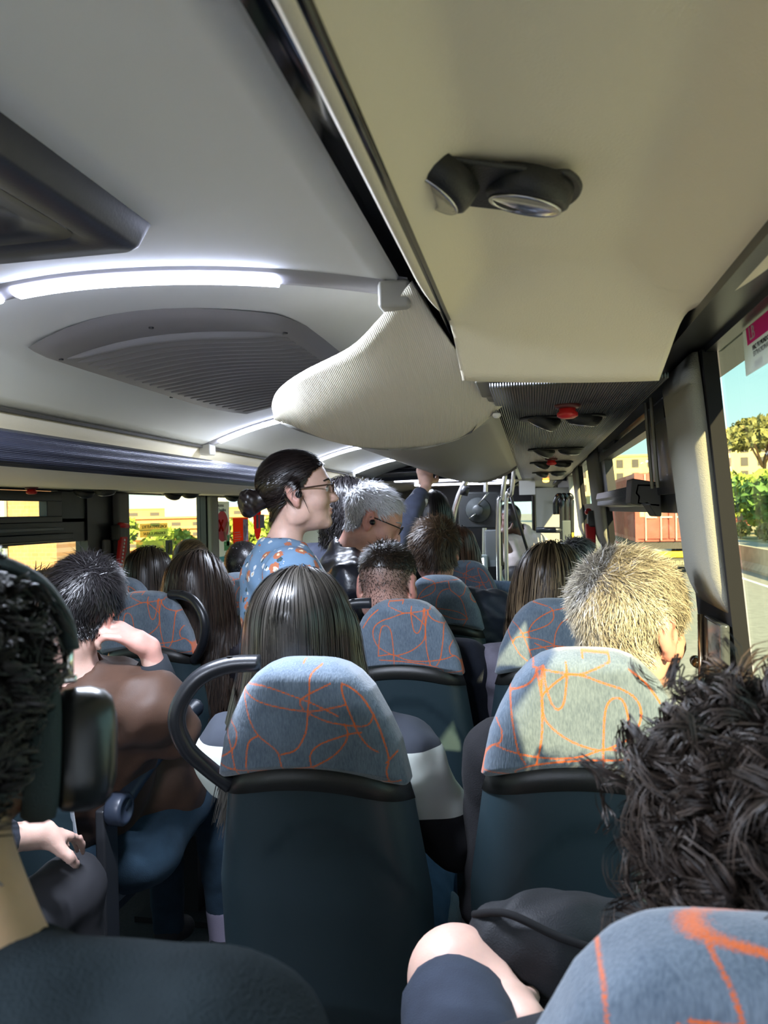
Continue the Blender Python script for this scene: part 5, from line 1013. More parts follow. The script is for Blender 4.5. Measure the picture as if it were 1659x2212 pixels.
for a in ((30, 3.1, [(0, (0.04, 0.09, 0.10)), (0.25, (0.03, 0.07, 0.09)), 0.38], 0.3), (22, 1.0, [(0, (0.75, 0.62, 0.40)), (0.26, (0.42, 0.14, 0.07)), 0.50], 0.18), (34, 7.7, [(0, (0.55, 0.42, 0.25)), (0.25, (0.60, 0.62, 0.62)), 0.42], 0.35)):
    col_, fac_ = floral(*a); mx = nt.nodes.new('ShaderNodeMixRGB'); nt.links.new(fac_, mx.inputs['Fac']); nt.links.new(cur, mx.inputs['Color1']); nt.links.new(col_, mx.inputs['Color2']); cur = mx.outputs[0]
nt.links.new(cur, b_.inputs['Base Color']); b_.inputs['Roughness'].default_value = 0.8
def collar_extra(G, p):
    for t in np.linspace(-1, 1, 11):
        a = t*2.2; G.ell(p.nb+p.B@np.array([0.072*math.sin(a), -0.062*math.cos(a)+0.01, 0.018-0.018*abs(t)]), (0.020, 0.016, 0.030), p.B, 0.012)
w = person('standing woman with dark bun and glasses in blue floral shirt', (-0.662, 2.115, 1.664), yaw=72, pitch=5, female=True, scale=0.98, skin='pale', body_yaw=62, hip=(-0.70, 2.08, 1.02), neck=(-0.705, 2.10, 1.487), top=fl, shw=0.165, res=0.0045, tres=0.008, folds=0.005, foldf=50, legs=stand_legs(-0.70, 2.08), trousers=cloth('blue_jeans', (0.035, 0.075, 0.14)), neck_r=0.046, topname='shirt', extra_top=collar_extra, cut_neck=0.02, arms=[(-1, (-0.58, 2.24, 1.15), (-0.50, 2.25, 0.95), None), (1, (-0.70, 1.93, 1.16), (-0.58, 1.93, 0.98), None)])
HSL = hair_mat('hair_sleek', (0.006, 0.004, 0.004), (0.022, 0.015, 0.013), 0.36)
short_hair(w, HSL, n=5000, length=0.06, width=0.0022, whorl=(0, 0.12, 0.07), lift=0.0, noise=0.01, stick=True, cap=0.007, steps=8, off=0.007, gravity=0.02, front=0.072, back=-0.055, side=0.012)
bn = Field(w.T(0, -0.15, -0.02)-0.09, w.T(0, -0.15, -0.02)+0.09, 0.004)
for k in range(26):
    a = k*2.4; z_ = -1+2*(k+0.5)/26; rr_ = math.sqrt(1-z_*z_); q = np.array([rr_*math.cos(a), 0.7*rr_*math.sin(a), z_])*0.027; bn.ell(w.T(q[0], -0.142+q[1], -0.020+q[2]), (0.017, 0.013, 0.017), w.R, 0.004)
bn.cone(w.T(0, -0.10, -0.01), w.T(0, -0.13, -0.02), 0.03, 0.03, 0.01); V, Q = bn.mesh(); bo_ = np_mesh('hair_bun', V, Q, HSL, w.o); set_attr(bo_, 'tone', 0.5+0.4*np.sin(V[:, 2]*500+V[:, 0]*300))
def glasses(p, m, r=0.020, dz=0.0):
    g_ = MB(); T = p.T
    for sx in (-1, 1):
        g_.tube([T(sx*0.033+0.025*math.cos(a), 0.106+0.002*math.sin(a), 0.002+dz+0.016*math.sin(a)) for a in np.linspace(0, 2*PI, 20, endpoint=False)], 0.0014, 6, closed=True)
        g_.tube([T(sx*0.058, 0.104, 0.008+dz), T(sx*0.074, 0.085, 0.008+dz), T(sx*0.079, 0.03, 0.006+dz), T(sx*0.082, -0.005, 0.004+dz), T(sx*0.082, -0.025, -0.008+dz)], 0.0022, 6)
    g_.tube([T(-0.009, 0.108, 0.006+dz), T(0, 0.112, 0.008+dz), T(0.009, 0.108, 0.006+dz)], 0.0014, 6)
    o_ = g_.build('glasses', m, p.o, smooth=True)
    l_ = MB()
    for sx in (-1, 1): l_.add([T(sx*0.033+0.024*math.cos(a), 0.106, 0.002+dz+0.0155*math.sin(a)) for a in np.linspace(0, 2*PI, 16, endpoint=False)], [tuple(range(16))])
    l_.build('lens', MATS.get('lens') or glass('lens', (0.93, 0.92, 0.95), 0.08), o_)
def earbud(p, sx=1):
    MB().lathe([(0, -0.006), (0.008, -0.005), (0.0105, 0), (0.008, 0.006), (0, 0.008)], 14, Mat(p.R@np.array([0, 1, 0]), p.R@np.array([0, 0, 1]), p.T(sx*0.087, 0.004, -0.012))).build('earbud', mat('earbud_black', (0.01, 0.01, 0.012), 0.25), p.o, smooth=True)
def brows(p, m):
    for sx in (-1, 1): MB().tube([p.T(sx*0.014, 0.0985, 0.021), p.T(sx*0.034, 0.0945, 0.026), p.T(sx*0.054, 0.079, 0.021)], [0.0030, 0.0034, 0.0018], 6).build('eyebrow', m, p.o, smooth=True)
def eyes(p):
    for sx in (-1, 1):
        c = p.T(sx*0.031, 0.0800, -0.001); r = 0.0130*p.s; f_ = p.R@np.array([0, 1, 0])
        e_ = MB().lathe([(r*math.cos(t), r*math.sin(t)) for t in np.linspace(0.1, PI/2, 8)], 14, Mat(p.R@np.array([1, 0, 0]), p.R@np.array([0, 0, -1]), c)).build('eye', mat('eye_white', (0.62, 0.58, 0.55), 0.25), p.o, smooth=True)
        MB().lathe([(0.0055, 0.0), (0.0, 0.0008)], 12, Mat(p.R@np.array([1, 0, 0]), p.R@np.array([0, 0, -1]), c+f_*(r-0.0008))).build('iris', mat('iris_dark', (0.02, 0.012, 0.008), 0.1), e_)
        MB().tube([p.T(sx*0.031+0.0135*math.cos(a), 0.0925-0.006*abs(math.cos(a)), 0.0005+0.0062*math.sin(a)) for a in np.linspace(0.1, PI-0.1, 7)], 0.0012, 5).build('eyelid_line', HB, p.o)
eyes(w); glasses(w, mat('brown_frame', (0.05, 0.025, 0.015), 0.3)); earbud(w); brows(w, HSL)
MB().tube([w.nb+w.B@np.array([x, y, z]) for x, y, z in ((-0.03, 0.085, -0.02), (-0.035, 0.125, -0.10), (-0.03, 0.13, -0.22), (-0.02, 0.12, -0.34))], [0.022, 0.03, 0.035, 0.035], 10).build('white_tee', cloth('white_cotton', (0.62, 0.64, 0.64)), w.o, smooth=True)
leather = mat('black_leather', (0.014, 0.015, 0.022), 0.28, bump=0.25, bscale=60, spec=0.7)
gm = person('standing man with white-grey hair and glasses in black leather jacket', (-0.562, 2.695, 1.578), yaw=78, pitch=-26, scale=1.03, skin='pink', body_yaw=72, hip=(-0.70, 2.66, 0.98), neck=(-0.652, 2.672, 1.425), top=leather, shw=0.20, bulk=1.08, res=0.005, tres=0.009, folds=0.006, foldf=70, legs=stand_legs(-0.70, 2.66), collar=0.035, ear=1.1, arms=[(-1, (-0.50, 2.86, 1.12), (-0.36, 2.80, 1.15), None), (1, (-0.64, 2.46, 1.14), (-0.44, 2.52, 1.15), None)], cut_neck=0.01)
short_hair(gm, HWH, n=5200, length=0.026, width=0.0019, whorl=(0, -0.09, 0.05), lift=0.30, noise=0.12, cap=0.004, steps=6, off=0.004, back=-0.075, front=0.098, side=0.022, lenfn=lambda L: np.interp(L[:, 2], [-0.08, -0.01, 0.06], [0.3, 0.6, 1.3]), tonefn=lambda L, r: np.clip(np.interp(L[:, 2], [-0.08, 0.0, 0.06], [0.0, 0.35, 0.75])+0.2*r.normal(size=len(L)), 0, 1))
glasses(gm, mat('black_frame', (0.012, 0.011, 0.011), 0.3)); earbud(gm); brows(gm, HWH)
suit = cloth('navy_suit', (0.045, 0.052, 0.080), 0.7, bump=0.2)
sp_ = person('standing passenger in navy suit holding the luggage rack edge', (-0.765, 3.14, 1.625), yaw=20, pitch=0, female=True, skin='pale', hip=(-0.74, 3.14, 0.98), neck=(-0.765, 3.11, 1.45), top=suit, shw=0.165, res=0.0055, tres=0.010, bulk=1.05, legs=stand_legs(-0.74, 3.14), arms=[(-1, None, None, None), (1, (-0.560, 3.33, 1.535), (-0.485, 3.555, 1.718), dict(dir=(-0.10, 0.45, 0.72), palm=(-0.2, 0.8, -0.5), curl=0.8, cuff=0.72))])
long_hair(sp_, HB, n=1800, length=0.20, width=0.004, off=0.012, field=MultiField(sp_.F, sp_.G), steps=18, wave=0.007)
MB().tube([(-0.510, 3.475, 1.640), (-0.503, 3.497, 1.661)], [0.040, 0.037], 14).build('shirt_cuff', mat('white_shirt', (0.75, 0.76, 0.78), 0.7), sp_.o, smooth=True)
bk = person('standing passenger with long black hair before the mirror', (-0.515, 3.95, 1.585), yaw=0, female=True, skin='fair', hip=(-0.53, 4.0, 0.98), top=cloth('black_coat', (0.012, 0.012, 0.014)), shw=0.17, res=0.008, tres=0.014, legs=stand_legs(-0.53, 4.0))
long_hair(bk, HB, n=1500, length=0.24, width=0.005, off=0.008, field=MultiField(bk.F, bk.G), steps=16)
fm = person('man in pale jacket leaning by the front doors', (-0.175, 5.68, 1.52), yaw=-55, pitch=-22, scale=1.0, skin='dark', body_yaw=-45, hip=(-0.02, 5.85, 0.95), neck=(-0.085, 5.70, 1.40), top=cloth('pale_jacket', (0.44, 0.38, 0.37), 0.7, bump=0.1, var=0.08), shw=0.16, bulk=1.1, res=0.007, tres=0.011, folds=0.007, arms=[(-1, (-0.135, 5.52, 1.22), (-0.21, 5.52, 1.41), dict(dir=(-0.05, 0.1, 1.0), palm=(0.6, 0.6, 0), curl=0.25, cuff=0.12)), (1, None, None, None)], legs=stand_legs(-0.02, 5.85), collar=0.03)
short_hair(fm, HB, n=1200, length=0.012, width=0.0035, lift=0.8, cap=0.006, steps=3)
bg2 = Field((-0.30, 5.35, 0.98), (0.02, 5.62, 1.26), 0.010); bg2.ell((-0.13, 5.47, 1.12), (0.105, 0.07, 0.085), None, 0.02); V, Q = bg2.mesh(); tag(np_mesh('shoulder_bag', V, Q, cloth('black_leather_bag', (0.012, 0.012, 0.014), 0.4)), 'small black bag hanging before the pale jacket', 'bag')
# passengers' phone
tag(MB().cbox((-0.47, 2.50, 1.33), (0.07, 0.008, 0.14), Matrix.Rotation(-0.5, 3, 'X')).build('phone', mat('phone_case', (0.04, 0.04, 0.05), 0.3), bevel=0.006), 'phone held in front of the man with the shaved neck', 'phone') if False else None
# ---------------------------------------------------------------- fittings at the front of the bus
PADB = mat('padded_rail', (0.022, 0.027, 0.032), 0.3)
GREYB = mat('grey_box', (0.22, 0.235, 0.25), 0.5)
def pole(pts, r, label, m=CHROME, name='grab_pole'):
    return tag(MB().tube(spline(pts, 6) if len(pts) > 2 else pts, r, 12).build(name, m, smooth=True), label, 'pole')
pl = pole([(-0.345, 4.3, 1.80), (-0.46, 4.32, 1.40), (-0.50, 4.33, 0.0)], 0.017, 'slanted chrome pole with black clamp beside the round mirror')
MB().tube([(-0.362, 4.3, 1.735), (-0.377, 4.305, 1.685)], 0.024, 12).build('clamp', BLACKP, pl, smooth=True)
pole([(-0.145, 4.35, 1.80), (-0.165, 4.35, 1.66), (-0.19, 4.35, 1.50), (-0.19, 4.36, 0.0)], 0.014, 'chrome pole carrying the grey ticket validator')
pole([(-0.30, 5.3, 1.92), (-0.33, 5.3, 1.3), (-0.33, 5.3, 0.0)], 0.016, 'upright chrome pole with small black box')
pole([(-0.11, 5.0, 1.86), (-0.13, 5.02, 1.70), (-0.17, 5.05, 1.55), (-0.17, 5.05, 0.0)], 0.013, 'curved chrome pole by the partition frame')
pole([(-1.35, 5.5, 1.86), (-1.30, 5.5, 1.745), (-1.02, 5.52, 1.20), (-1.0, 5.52, 0.0)], 0.020, 'slanted chrome pole under the ceiling bracket')
pole([(-1.23, 5.7, 1.86), (-1.17, 5.7, 1.745), (-0.90, 5.7, 1.25), (-0.88, 5.7, 0.0)], 0.018, 'second slanted chrome pole behind the grey-haired man')
pole([(-1.50, 5.45, 1.72), (-1.41, 5.45, 1.51), (-1.26, 5.45, 1.15), (-1.25, 5.45, 0.0)], 0.020, 'slanted chrome pole beside the cream panel')
tag(MB().prism([(-0.10, 0.04), (0.02, 0.05), (0.045, -0.02), (0.02, -0.10), (-0.02, -0.10), (-0.02, -0.02), (-0.09, -0.03)], 0.06, Mat((1, 0, 0), (0, 0, 1), (-1.37, 5.53, 1.87))).build('pole_bracket', mat('grey_cast', (0.22, 0.215, 0.21), 0.4), bevel=0.008), 'grey cast ceiling bracket above the slanted pole', 'bracket')
# mirror
mi = empty('inside_mirror', (-0.30, 4.5, 1.60)); tag(mi, 'black inside mirror housing with round swivel behind the pole', 'mirror')
MB().prism(rrect(0.125, 0.105, 0.03), 0.03, Mat((1, 0, -0.02), (0, 0, 1), (0, 0.03, 0))).build('housing', mat('mirror_black', (0.018, 0.02, 0.021), 0.4), mi, bevel=0.008)
MB().lathe([(0.075, 0.0), (0.07, 0.012), (0.035, 0.022), (0.033, 0.05), (0.028, 0.055), (0, 0.056)], 24, Mat((1, 0, 0), (0, 0, 1), (-0.01, 0, 0.0))).build('swivel', mat('mirror_swivel', (0.045, 0.05, 0.052), 0.35), mi, smooth=0.5)
MB().tube([(-0.005, -0.06, 0.03), (0.055, -0.07, 0.10)], 0.005, 8).build('arm', CHROME, mi, smooth=True)
MB().tube([(-0.06, -0.06, -0.05), (-0.02, -0.06, -0.02)], 0.004, 8).build('arm', CHROME, mi, smooth=True)
# ticket validator and screen
va = empty('ticket_validator', (-0.228, 4.45, 1.38)); tag(va, 'grey ticket validator box on the chrome pole', 'validator')
MB().cbox((0, 0, 0), (0.085, 0.07, 0.21)).build('housing', GREYB, va, bevel=0.008); MB().cbox((0.05, 0.0, -0.005), (0.016, 0.06, 0.19)).build('side_plate', DARKT, va, bevel=0.004); MB().cbox((0.0, -0.037, -0.085), (0.03, 0.006, 0.035)).build('label_plate', mat('pale_label', (0.30, 0.33, 0.38), 0.5), va)
MB().tube(spline([(0.04, 0, -0.10), (0.045, 0, -0.17), (0.085, 0, -0.24), (0.13, 0, -0.28)], 5), 0.010, 10).build('bracket_tube', mat('pale_tube', (0.36, 0.42, 0.42), 0.35), va, smooth=True)
sc_ = empty('driver_screen', (-0.300, 4.40, 1.262)); tag(sc_, 'small lit white screen in grey housing below the validator', 'screen')
MB().cbox((0, 0, 0), (0.088, 0.03, 0.165)).build('housing', mat('pale_tube', (0.36, 0.42, 0.42), 0.35), sc_, bevel=0.006); MB().cbox((-0.008, -0.0155, 0.0), (0.062, 0.002, 0.13)).build('display', mat('lit_display', (0.85, 0.95, 1.0), 0.3, emit=1.2), sc_)
MB().tube(spline([(-0.02, 0, -0.085), (0.03, 0, -0.10), (0.10, 0, -0.105), (0.13, 0, -0.125)], 5), 0.012, 10).build('bracket_tube', mat('pale_tube', (0.36, 0.42, 0.42), 0.35), sc_, smooth=True)
tag(MB().tube([(-0.28, 4.2, 1.158), (0.10, 4.2, 1.158)], 0.030, 14).build('padded_bar', PADB, smooth=True), 'thick dark padded bar below the validator', 'rail')
tag(MB().box((-0.28, 4.19, 0.2), (0.28, 4.21, 1.12)).build('modesty_panel', DARKT, bevel=0.004), 'dark modesty panel under the padded bar', 'panel')
# right partition with frame, padded rail and grab tubes
pt = empty('partition', (0.15, 6.0, 0.2)); tag(pt, 'grey-beige partition panel near the right front door', 'partition')
MB().box((-0.13, 0, -0.2), (0.18, 0.04, 1.56)).build('panel', mat('partition_grey', (0.25, 0.25, 0.235), 0.6, bump=0.15), pt, bevel=0.004)
MB().box((-0.155, -0.01, -0.2), (-0.128, 0.05, 1.58)).build('edge', DARKT, pt, bevel=0.004)
fr = MB().tube([(-0.03, 5.2, 1.30), (-0.155, 5.25, 1.735), (-0.09, 5.3, 1.78)], 0.010, 8).tube([(-0.09, 5.3, 1.78), (0.012, 5.9, 1.70), (0.014, 5.95, 1.2)], 0.010, 8).build('door_frame_tube', BLACKP, smooth=True); tag(fr, 'bent black tube frame beside the partition', 'frame')
tag(MB().tube([(0.025, 5.25, 1.458), (0.205, 5.2, 1.456)], 0.020, 14).build('padded_rail', PADB, smooth=True), 'short horizontal black padded rail in front of the partition', 'rail')
for i, (x, lab) in enumerate(((0.185, 'thick black bent grab tube nearer the partition'), (0.215, 'thick black bent grab tube between its two twins'), (0.25, 'thick black bent grab tube nearest the right wall'))):
    tag(MB().tube(spline([(x-0.035, 5.2+i*0.03, 1.56), (x-0.035, 5.2+i*0.03, 1.64), (x-0.015, 5.2+i*0.03, 1.685), (x+0.01, 5.2+i*0.03, 1.66), (x+0.005, 5.2+i*0.03, 1.50), (x, 5.2+i*0.03, 0.2)], 5), 0.016, 10).build('grab_tube', mat('gloss_tube', (0.012, 0.013, 0.015), 0.15), smooth=True), lab, 'pole')
tag(MB().box((0.19, 5.18, 1.25), (0.245, 5.26, 1.52)).build('tube_holder', mat('holder_grey', (0.05, 0.065, 0.07), 0.4), bevel=0.006), 'dark bracket block joining the black grab tubes', 'bracket')
tag(MB().tube([(0.255, 5.15, 1.44), (0.26, 5.17, 0.2)], 0.006, 8).build('yellow_strap', mat('yellow', (0.75, 0.50, 0.03), 0.5), smooth=True), 'thin yellow strap beside the grab tubes', 'strap')
tag(MB().lathe([(0.022, 0), (0.018, -0.012), (0, -0.016)], 16, Matrix.Translation((0.09, 5.1, 1.785))).build('orange_lamp', mat('orange_lamp', (1.0, 0.32, 0.03), 0.3, emit=2.0), smooth=True), 'small glowing orange lamp at the far end of the channel', 'lamp')
tag(MB().cbox((-0.03, 4.95, 1.735), (0.10, 0.006, 0.09)).build('notice', mat('paper', (0.62, 0.62, 0.62), 0.6)), 'white printed notice below the end of the channel', 'notice')
# cream partition on the left
tag(MB().box((-1.62, 4.86, 0.2), (-1.08, 4.90, 1.70)).build('partition_screen', mat('cream_panel', (0.50, 0.52, 0.42), 0.55), bevel=0.006), 'cream partition panel behind the standing woman', 'partition')
tag(MB().prism(rrect(0.035, 0.11, 0.03), 0.02, Mat((1, 0.1, 0), (-0.25, 0, 1), (-1.16, 5.5, 1.70))).build('wall_cover', mat('pale_cover', (0.40, 0.40, 0.37), 0.5), bevel=0.006), 'pale rounded cover by the slanted pole', 'cover')
# seat-belt guide and lid on the first right pillar
lid = empty('belt_cover', (0.285, 1.33, 1.36)); tag(lid, 'dark glossy belt cover below the sunlit pillar padding', 'belt cover')
MB().box((-0.005, -0.07, -0.10), (0.01, 0.05, 0.055)).build('plate', mat('gloss_plate', (0.05, 0.055, 0.055), 0.12), lid, bevel=0.004)
MB().tube([(-0.008, 0.055, 0.055), (-0.010, 0.055, -0.16)], 0.005, 8).build('guide_rod', mat('brass', (0.45, 0.36, 0.24), 0.25, metal=0.9), lid, smooth=True)
MB().lathe([(0, -0.016), (0.009, -0.014), (0.010, -0.004), (0.006, 0), (0.010, 0.004), (0.009, 0.014), (0, 0.016)], 14, Matrix.Translation((-0.012, 0.075, -0.03)) @ Matrix.Rotation(PI/2, 4, 'X')).build('guide_knob', mat('brass_knob', (0.20, 0.17, 0.09), 0.25, metal=0.8), lid, smooth=True)
# window stickers
def film(name, col, thru=0.6, trans=0.0):
    """thin print on glass that lets daylight through"""
    m = bpy.data.materials.new(name); m.use_nodes = True; MATS[name] = m; nt = m.node_tree; nt.nodes.clear(); N = nt.nodes.new; K = nt.links.new
    o = N('ShaderNodeOutputMaterial'); d = N('ShaderNodeBsdfDiffuse'); t = N('ShaderNodeBsdfTranslucent'); x = N('ShaderNodeMixShader'); x.inputs[0].default_value = thru
    d.inputs[0].default_value = (*col, 1); t.inputs[0].default_value = (*col, 1); K(d.outputs[0], x.inputs[1]); K(t.outputs[0], x.inputs[2])
    tr_ = N('ShaderNodeBsdfTransparent'); tr_.inputs[0].default_value = (*[min(1, c*1.2) for c in col], 1); y = N('ShaderNodeMixShader'); y.inputs[0].default_value = trans; K(x.outputs[0], y.inputs[1]); K(tr_.outputs[0], y.inputs[2]); K(y.outputs[0], o.inputs[0]); return m
PAPER = film('sticker_white', (0.72, 0.74, 0.72)); RED2 = film('sticker_red', (0.72, 0.05, 0.03)); BLK = mat('print_black', (0.02, 0.02, 0.02), 0.6)
gx = lambda z: wx(z)+0.018
UPR = Vector((-0.10, 0, 1)).normalized()
def right_sticker(y, z, wd, ht, m, name): return MB().add([(gx(z), y-wd/2, z-ht/2), (gx(z), y+wd/2, z-ht/2), (gx(z+ht/2)-0.0, y+wd/2, z+ht/2), (gx(z+ht/2), y-wd/2, z+ht/2)], [(0, 1, 2, 3)]).build(name, m, solid=0.0015)
st = right_sticker(1.0, 1.803, 0.22, 0.06, PAPER, 'window_sticker'); tag(st, 'white and pink advertising sticker at the top of the right window', 'sticker')
def rt(body, y, z, size, m): return text_mesh('lettering', body, size, m, Mat((0, -1, 0), (-0.1, 0, 1), (gx(z)-0.003, y, z)), st)
MB().add([(gx(1.812)-0.002, 0.90, 1.810), (gx(1.812)-0.002, 1.09, 1.810), (gx(1.83)-0.002, 1.09, 1.832), (gx(1.83)-0.002, 0.90, 1.832)], [(0, 1, 2, 3)]).build('pink_field', film('sticker_pink', (0.80, 0.08, 0.35)), st, solid=0.001)
rt('LB', 1.065, 1.821, 0.024, PAPER); rt('HAZ TU MUNDO', 1.035, 1.802, 0.009, BLK); rt('EXTRAORDINARIO', 1.03, 1.794, 0.009, BLK); rt('LEXUS', 1.05, 1.780, 0.012, BLK)
# left window notices
def left_sign(y0, y1, z0, z1, m, name, label, cat='sign', off=0.0): return tag(MB().box((XL-0.022+off, y0, z0), (XL-0.020+off, y1, z1)).build(name, m), label, cat)
def lt(par, body, y, z, size, m, flip=False): return text_mesh('lettering', body, size, m, Mat((0, 1 if not flip else -1, 0), (0, 0, 1), (XL-0.0175, y, z)), par)
YG = film('sign_pale', (0.62, 0.66, 0.36), 0.6, 0.55)
s1 = left_sign(3.62, 3.92, 1.495, 1.565, YG, 'exit_sign', 'pale emergency exit notice in two languages'); lt(s1, "SORTIDA D'EMERGENCIA", 3.77, 1.547, 0.024, BLK); lt(s1, 'SALIDA DE EMERGENCIA', 3.77, 1.512, 0.022, BLK)
s2 = left_sign(3.58, 3.98, 1.385, 1.475, YG, 'exit_sign', 'dark green bordered exit sign with mirrored lettering'); lt(s2, "Sortida d'emergencia", 3.75, 1.425, 0.032, BLK, True); MB().box((XL-0.019, 3.89, 1.39), (XL-0.018, 3.97, 1.47)).build('figure_panel', mat('sign_dark', (0.04, 0.06, 0.04), 0.5), s2)
MB().tube([(XL-0.017, 3.92, 1.40), (XL-0.017, 3.935, 1.43), (XL-0.017, 3.93, 1.455)], 0.006, 6).build('figure', YG, s2)
s3 = left_sign(4.56, 4.80, 1.26, 1.69, PAPER, 'poster', 'tall white poster with pink circle and green blocks', 'poster')
MB().lathe([(0.10, 0), (0.10, 0.001), (0, 0.001)], 28, Mat((0, 1, 0), (0, 0, 1.35), (XL-0.0195, 4.68, 1.53)) ).build('pink_circle', film('poster_pink', (0.75, 0.25, 0.30)), s3)
MB().tube([(XL-0.017, 4.62, 1.57), (XL-0.017, 4.68, 1.50)], 0.008, 4).tube([(XL-0.017, 4.62, 1.50), (XL-0.017, 4.68, 1.57)], 0.008, 4).build('cross', RED2, s3)
MB().tube([(XL-0.016, 4.76, 1.55), (XL-0.016, 4.70, 1.49), (XL-0.016, 4.72, 1.44)], 0.013, 6).build('hand', mat('poster_skin', (0.55, 0.33, 0.25), 0.6), s3)
for a in ((4.70, 4.79, 1.37, 1.43), (4.74, 4.79, 1.40, 1.47)): MB().box((XL-0.0195, a[0], a[2]), (XL-0.018, a[1], a[3])).build('green_block', mat('poster_green', (0.12, 0.45, 0.15), 0.6), s3)
MB().box((XL-0.0195, 4.56, 1.30), (XL-0.018, 4.80, 1.335)).build('teal_band', mat('poster_teal', (0.10, 0.42, 0.42), 0.6), s3)
lt(s3, 'nomes', 4.66, 1.665, 0.035, BLK); lt(s3, "l'mobilitat", 4.68, 1.635, 0.030, BLK)
s4 = left_sign(4.86, 5.14, 1.34, 1.58, film('poster_orange', (0.85, 0.12, 0.04)), 'poster', 'orange-red printed notice on the left window', 'poster')
for k in range(6): MB().box((XL-0.0195, 4.88, 1.40+k*0.016), (XL-0.018, 5.0-0.01*(k % 3), 1.405+k*0.016)).build('text_line', PAPER, s4)
MB().box((XL-0.0195, 5.04, 1.42), (XL-0.018, 5.13, 1.57)).build('picture', mat('poster_pic', (0.30, 0.30, 0.42), 0.6, var=0.6, vscale=40), s4)
poly = []
for k in range(48): r_ = 1.0 if k % 2 else 0.9; a = 2*PI*k/48; poly.append((0.085*r_*math.cos(a), 0.15*r_*math.sin(a)))
s5 = tag(MB().prism(poly, 0.002, Mat((0, 1, 0), (0, 0, 1), (XL-0.022, 5.33, 1.56))).build('badge_sticker', RED2), 'red saw-toothed badge sticker behind the hair bun', 'sticker')
MB().box((XL-0.0195, 5.30, 1.50), (XL-0.018, 5.35, 1.60)).build('black_device', BLK, s5); MB().box((XL-0.0195, 5.37, 1.50), (XL-0.018, 5.47, 1.60)).build('dark_label', mat('label_dark', (0.04, 0.04, 0.04), 0.5), s5)
# ---------------------------------------------------------------- outside
GZ = -1.05
struct(MB().box((-260, -120, -14.5), (-24, 420, -14.0)).build('ground.001', mat('dry_ground', (0.36, 0.32, 0.18), 0.95, var=0.35, vscale=0.8)))
struct(MB().box((-26, -120, GZ-0.3), (250, 420, GZ)).build('ground', mat('dry_ground', (0.36, 0.32, 0.18), 0.95, var=0.35, vscale=0.8)))
struct(MB().box((-6.5, -120, GZ), (8.3, 420, GZ+0.02)).build('road', mat('asphalt', (0.25, 0.25, 0.22), 0.85, var=0.15, vscale=6, bump=0.3, bscale=60)))
struct(MB().box((8.9, -120, GZ), (15.2, 420, GZ+0.02)).build('road.001', MATS['asphalt']))
WL = mat('road_paint', (0.75, 0.76, 0.72), 0.7)
tag(MB().box((7.2, -60, GZ+0.02), (7.36, 300, GZ+0.03)).build('road_line', WL), 'long white edge line painted on the near road', 'road marking')
for k in range(14): tag(MB().box((12.5, 4+k*9, GZ+0.02), (12.65, 7.5+k*9, GZ+0.03)).build('lane_dash', WL), 'short white dash on the road beyond the barrier', 'road marking', 'lane dashes beyond the barrier')
prof = [(-0.30, 0), (0.30, 0), (0.28, 0.12), (0.12, 0.35), (0.09, 0.95), (-0.09, 0.95), (-0.12, 0.35), (-0.28, 0.12)]
ba = MB().prism(prof, 160, Mat((1, 0, 0), (0, 0, 1), (8.6, 140, GZ))).build('barrier', mat('concrete', (0.50, 0.45, 0.34), 0.9, var=0.15, vscale=3)); tag(ba, 'pale concrete barrier dividing the two roads', 'barrier')
for k in range(6): MB().cbox((8.46, 12+k*9, GZ+0.75), (0.05, 0.25, 0.12)).build('reflector', mat('amber', (0.95, 0.60, 0.05), 0.4), ba)
# red container lorry
tr = empty('container_lorry', (5.2, 31.5, GZ+0.02)); tag(tr, 'lorry carrying a dark red shipping container seen through right window', 'lorry')
CRED = mat('container_red', (0.36, 0.085, 0.06), 0.6, var=0.2, vscale=2)
MB().box((-1.22, 0.12, 1.25), (1.22, 12.0, 3.95)).build('container', CRED, tr)
cs = MB()
for k in range(36): cs.box((-1.26, 0.3+k*0.32, 1.4), (-1.22, 0.46+k*0.32, 3.8))
cs.build('corrugation', CRED, tr)
for s in (-1, 1):
    d_ = MB().box((0.02*s if s > 0 else -1.18, 0.06, 1.35), (1.18 if s > 0 else -0.02, 0.12, 3.85)).build('door', CRED, tr, bevel=0.02)
    for x in (0.28, 0.85): MB().tube([(x*s, 0.02, 1.3), (x*s, 0.02, 3.9)], 0.03, 8).build('lock_rod', mat('rod_pale', (0.62, 0.50, 0.38), 0.5), d_)
    for x in (0.28, 0.85): MB().cbox((x*s+0.2, 0.02, 2.2), (0.45, 0.04, 0.06)).build('lock_handle', mat('rod_pale', (0.62, 0.50, 0.38), 0.5), d_)
for s in (-1, 1): MB().box((-1.24 if s < 0 else 1.14, 0.04, 1.25), (-1.14 if s < 0 else 1.24, 0.14, 3.95)).build('corner_post', CRED, tr)
MB().prism([(-0.25, 0), (0.25, 0), (0, 0.42)], 0.01, Mat((1, 0, 0), (0, 0, 1), (-0.3+0.25, 0.045, 2.95))).build('warning_triangle', mat('warn_yellow', (0.85, 0.62, 0.04), 0.5), tr)
MB().cbox((-0.85, 0.045, 2.5), (0.42, 0.01, 0.55)).build('placard', mat('placard', (0.70, 0.62, 0.30), 0.6), tr)
MB().box((-1.15, 0.2, 0.95), (1.15, 12.0, 1.25)).build('chassis', mat('chassis', (0.06, 0.055, 0.05), 0.7), tr)
MB().box((-1.2, 0.0, 0.62), (1.2, 0.12, 0.86)).build('bumper', mat('bumper_yellow', (0.90, 0.55, 0.02), 0.45), tr, bevel=0.03)
for x in (-1.0, 1.0): MB().cbox((x*1.0, 0.05, 0.95), (0.3, 0.08, 0.14)).build('tail_light', mat('tail_red', (0.6, 0.03, 0.03), 0.3), tr)
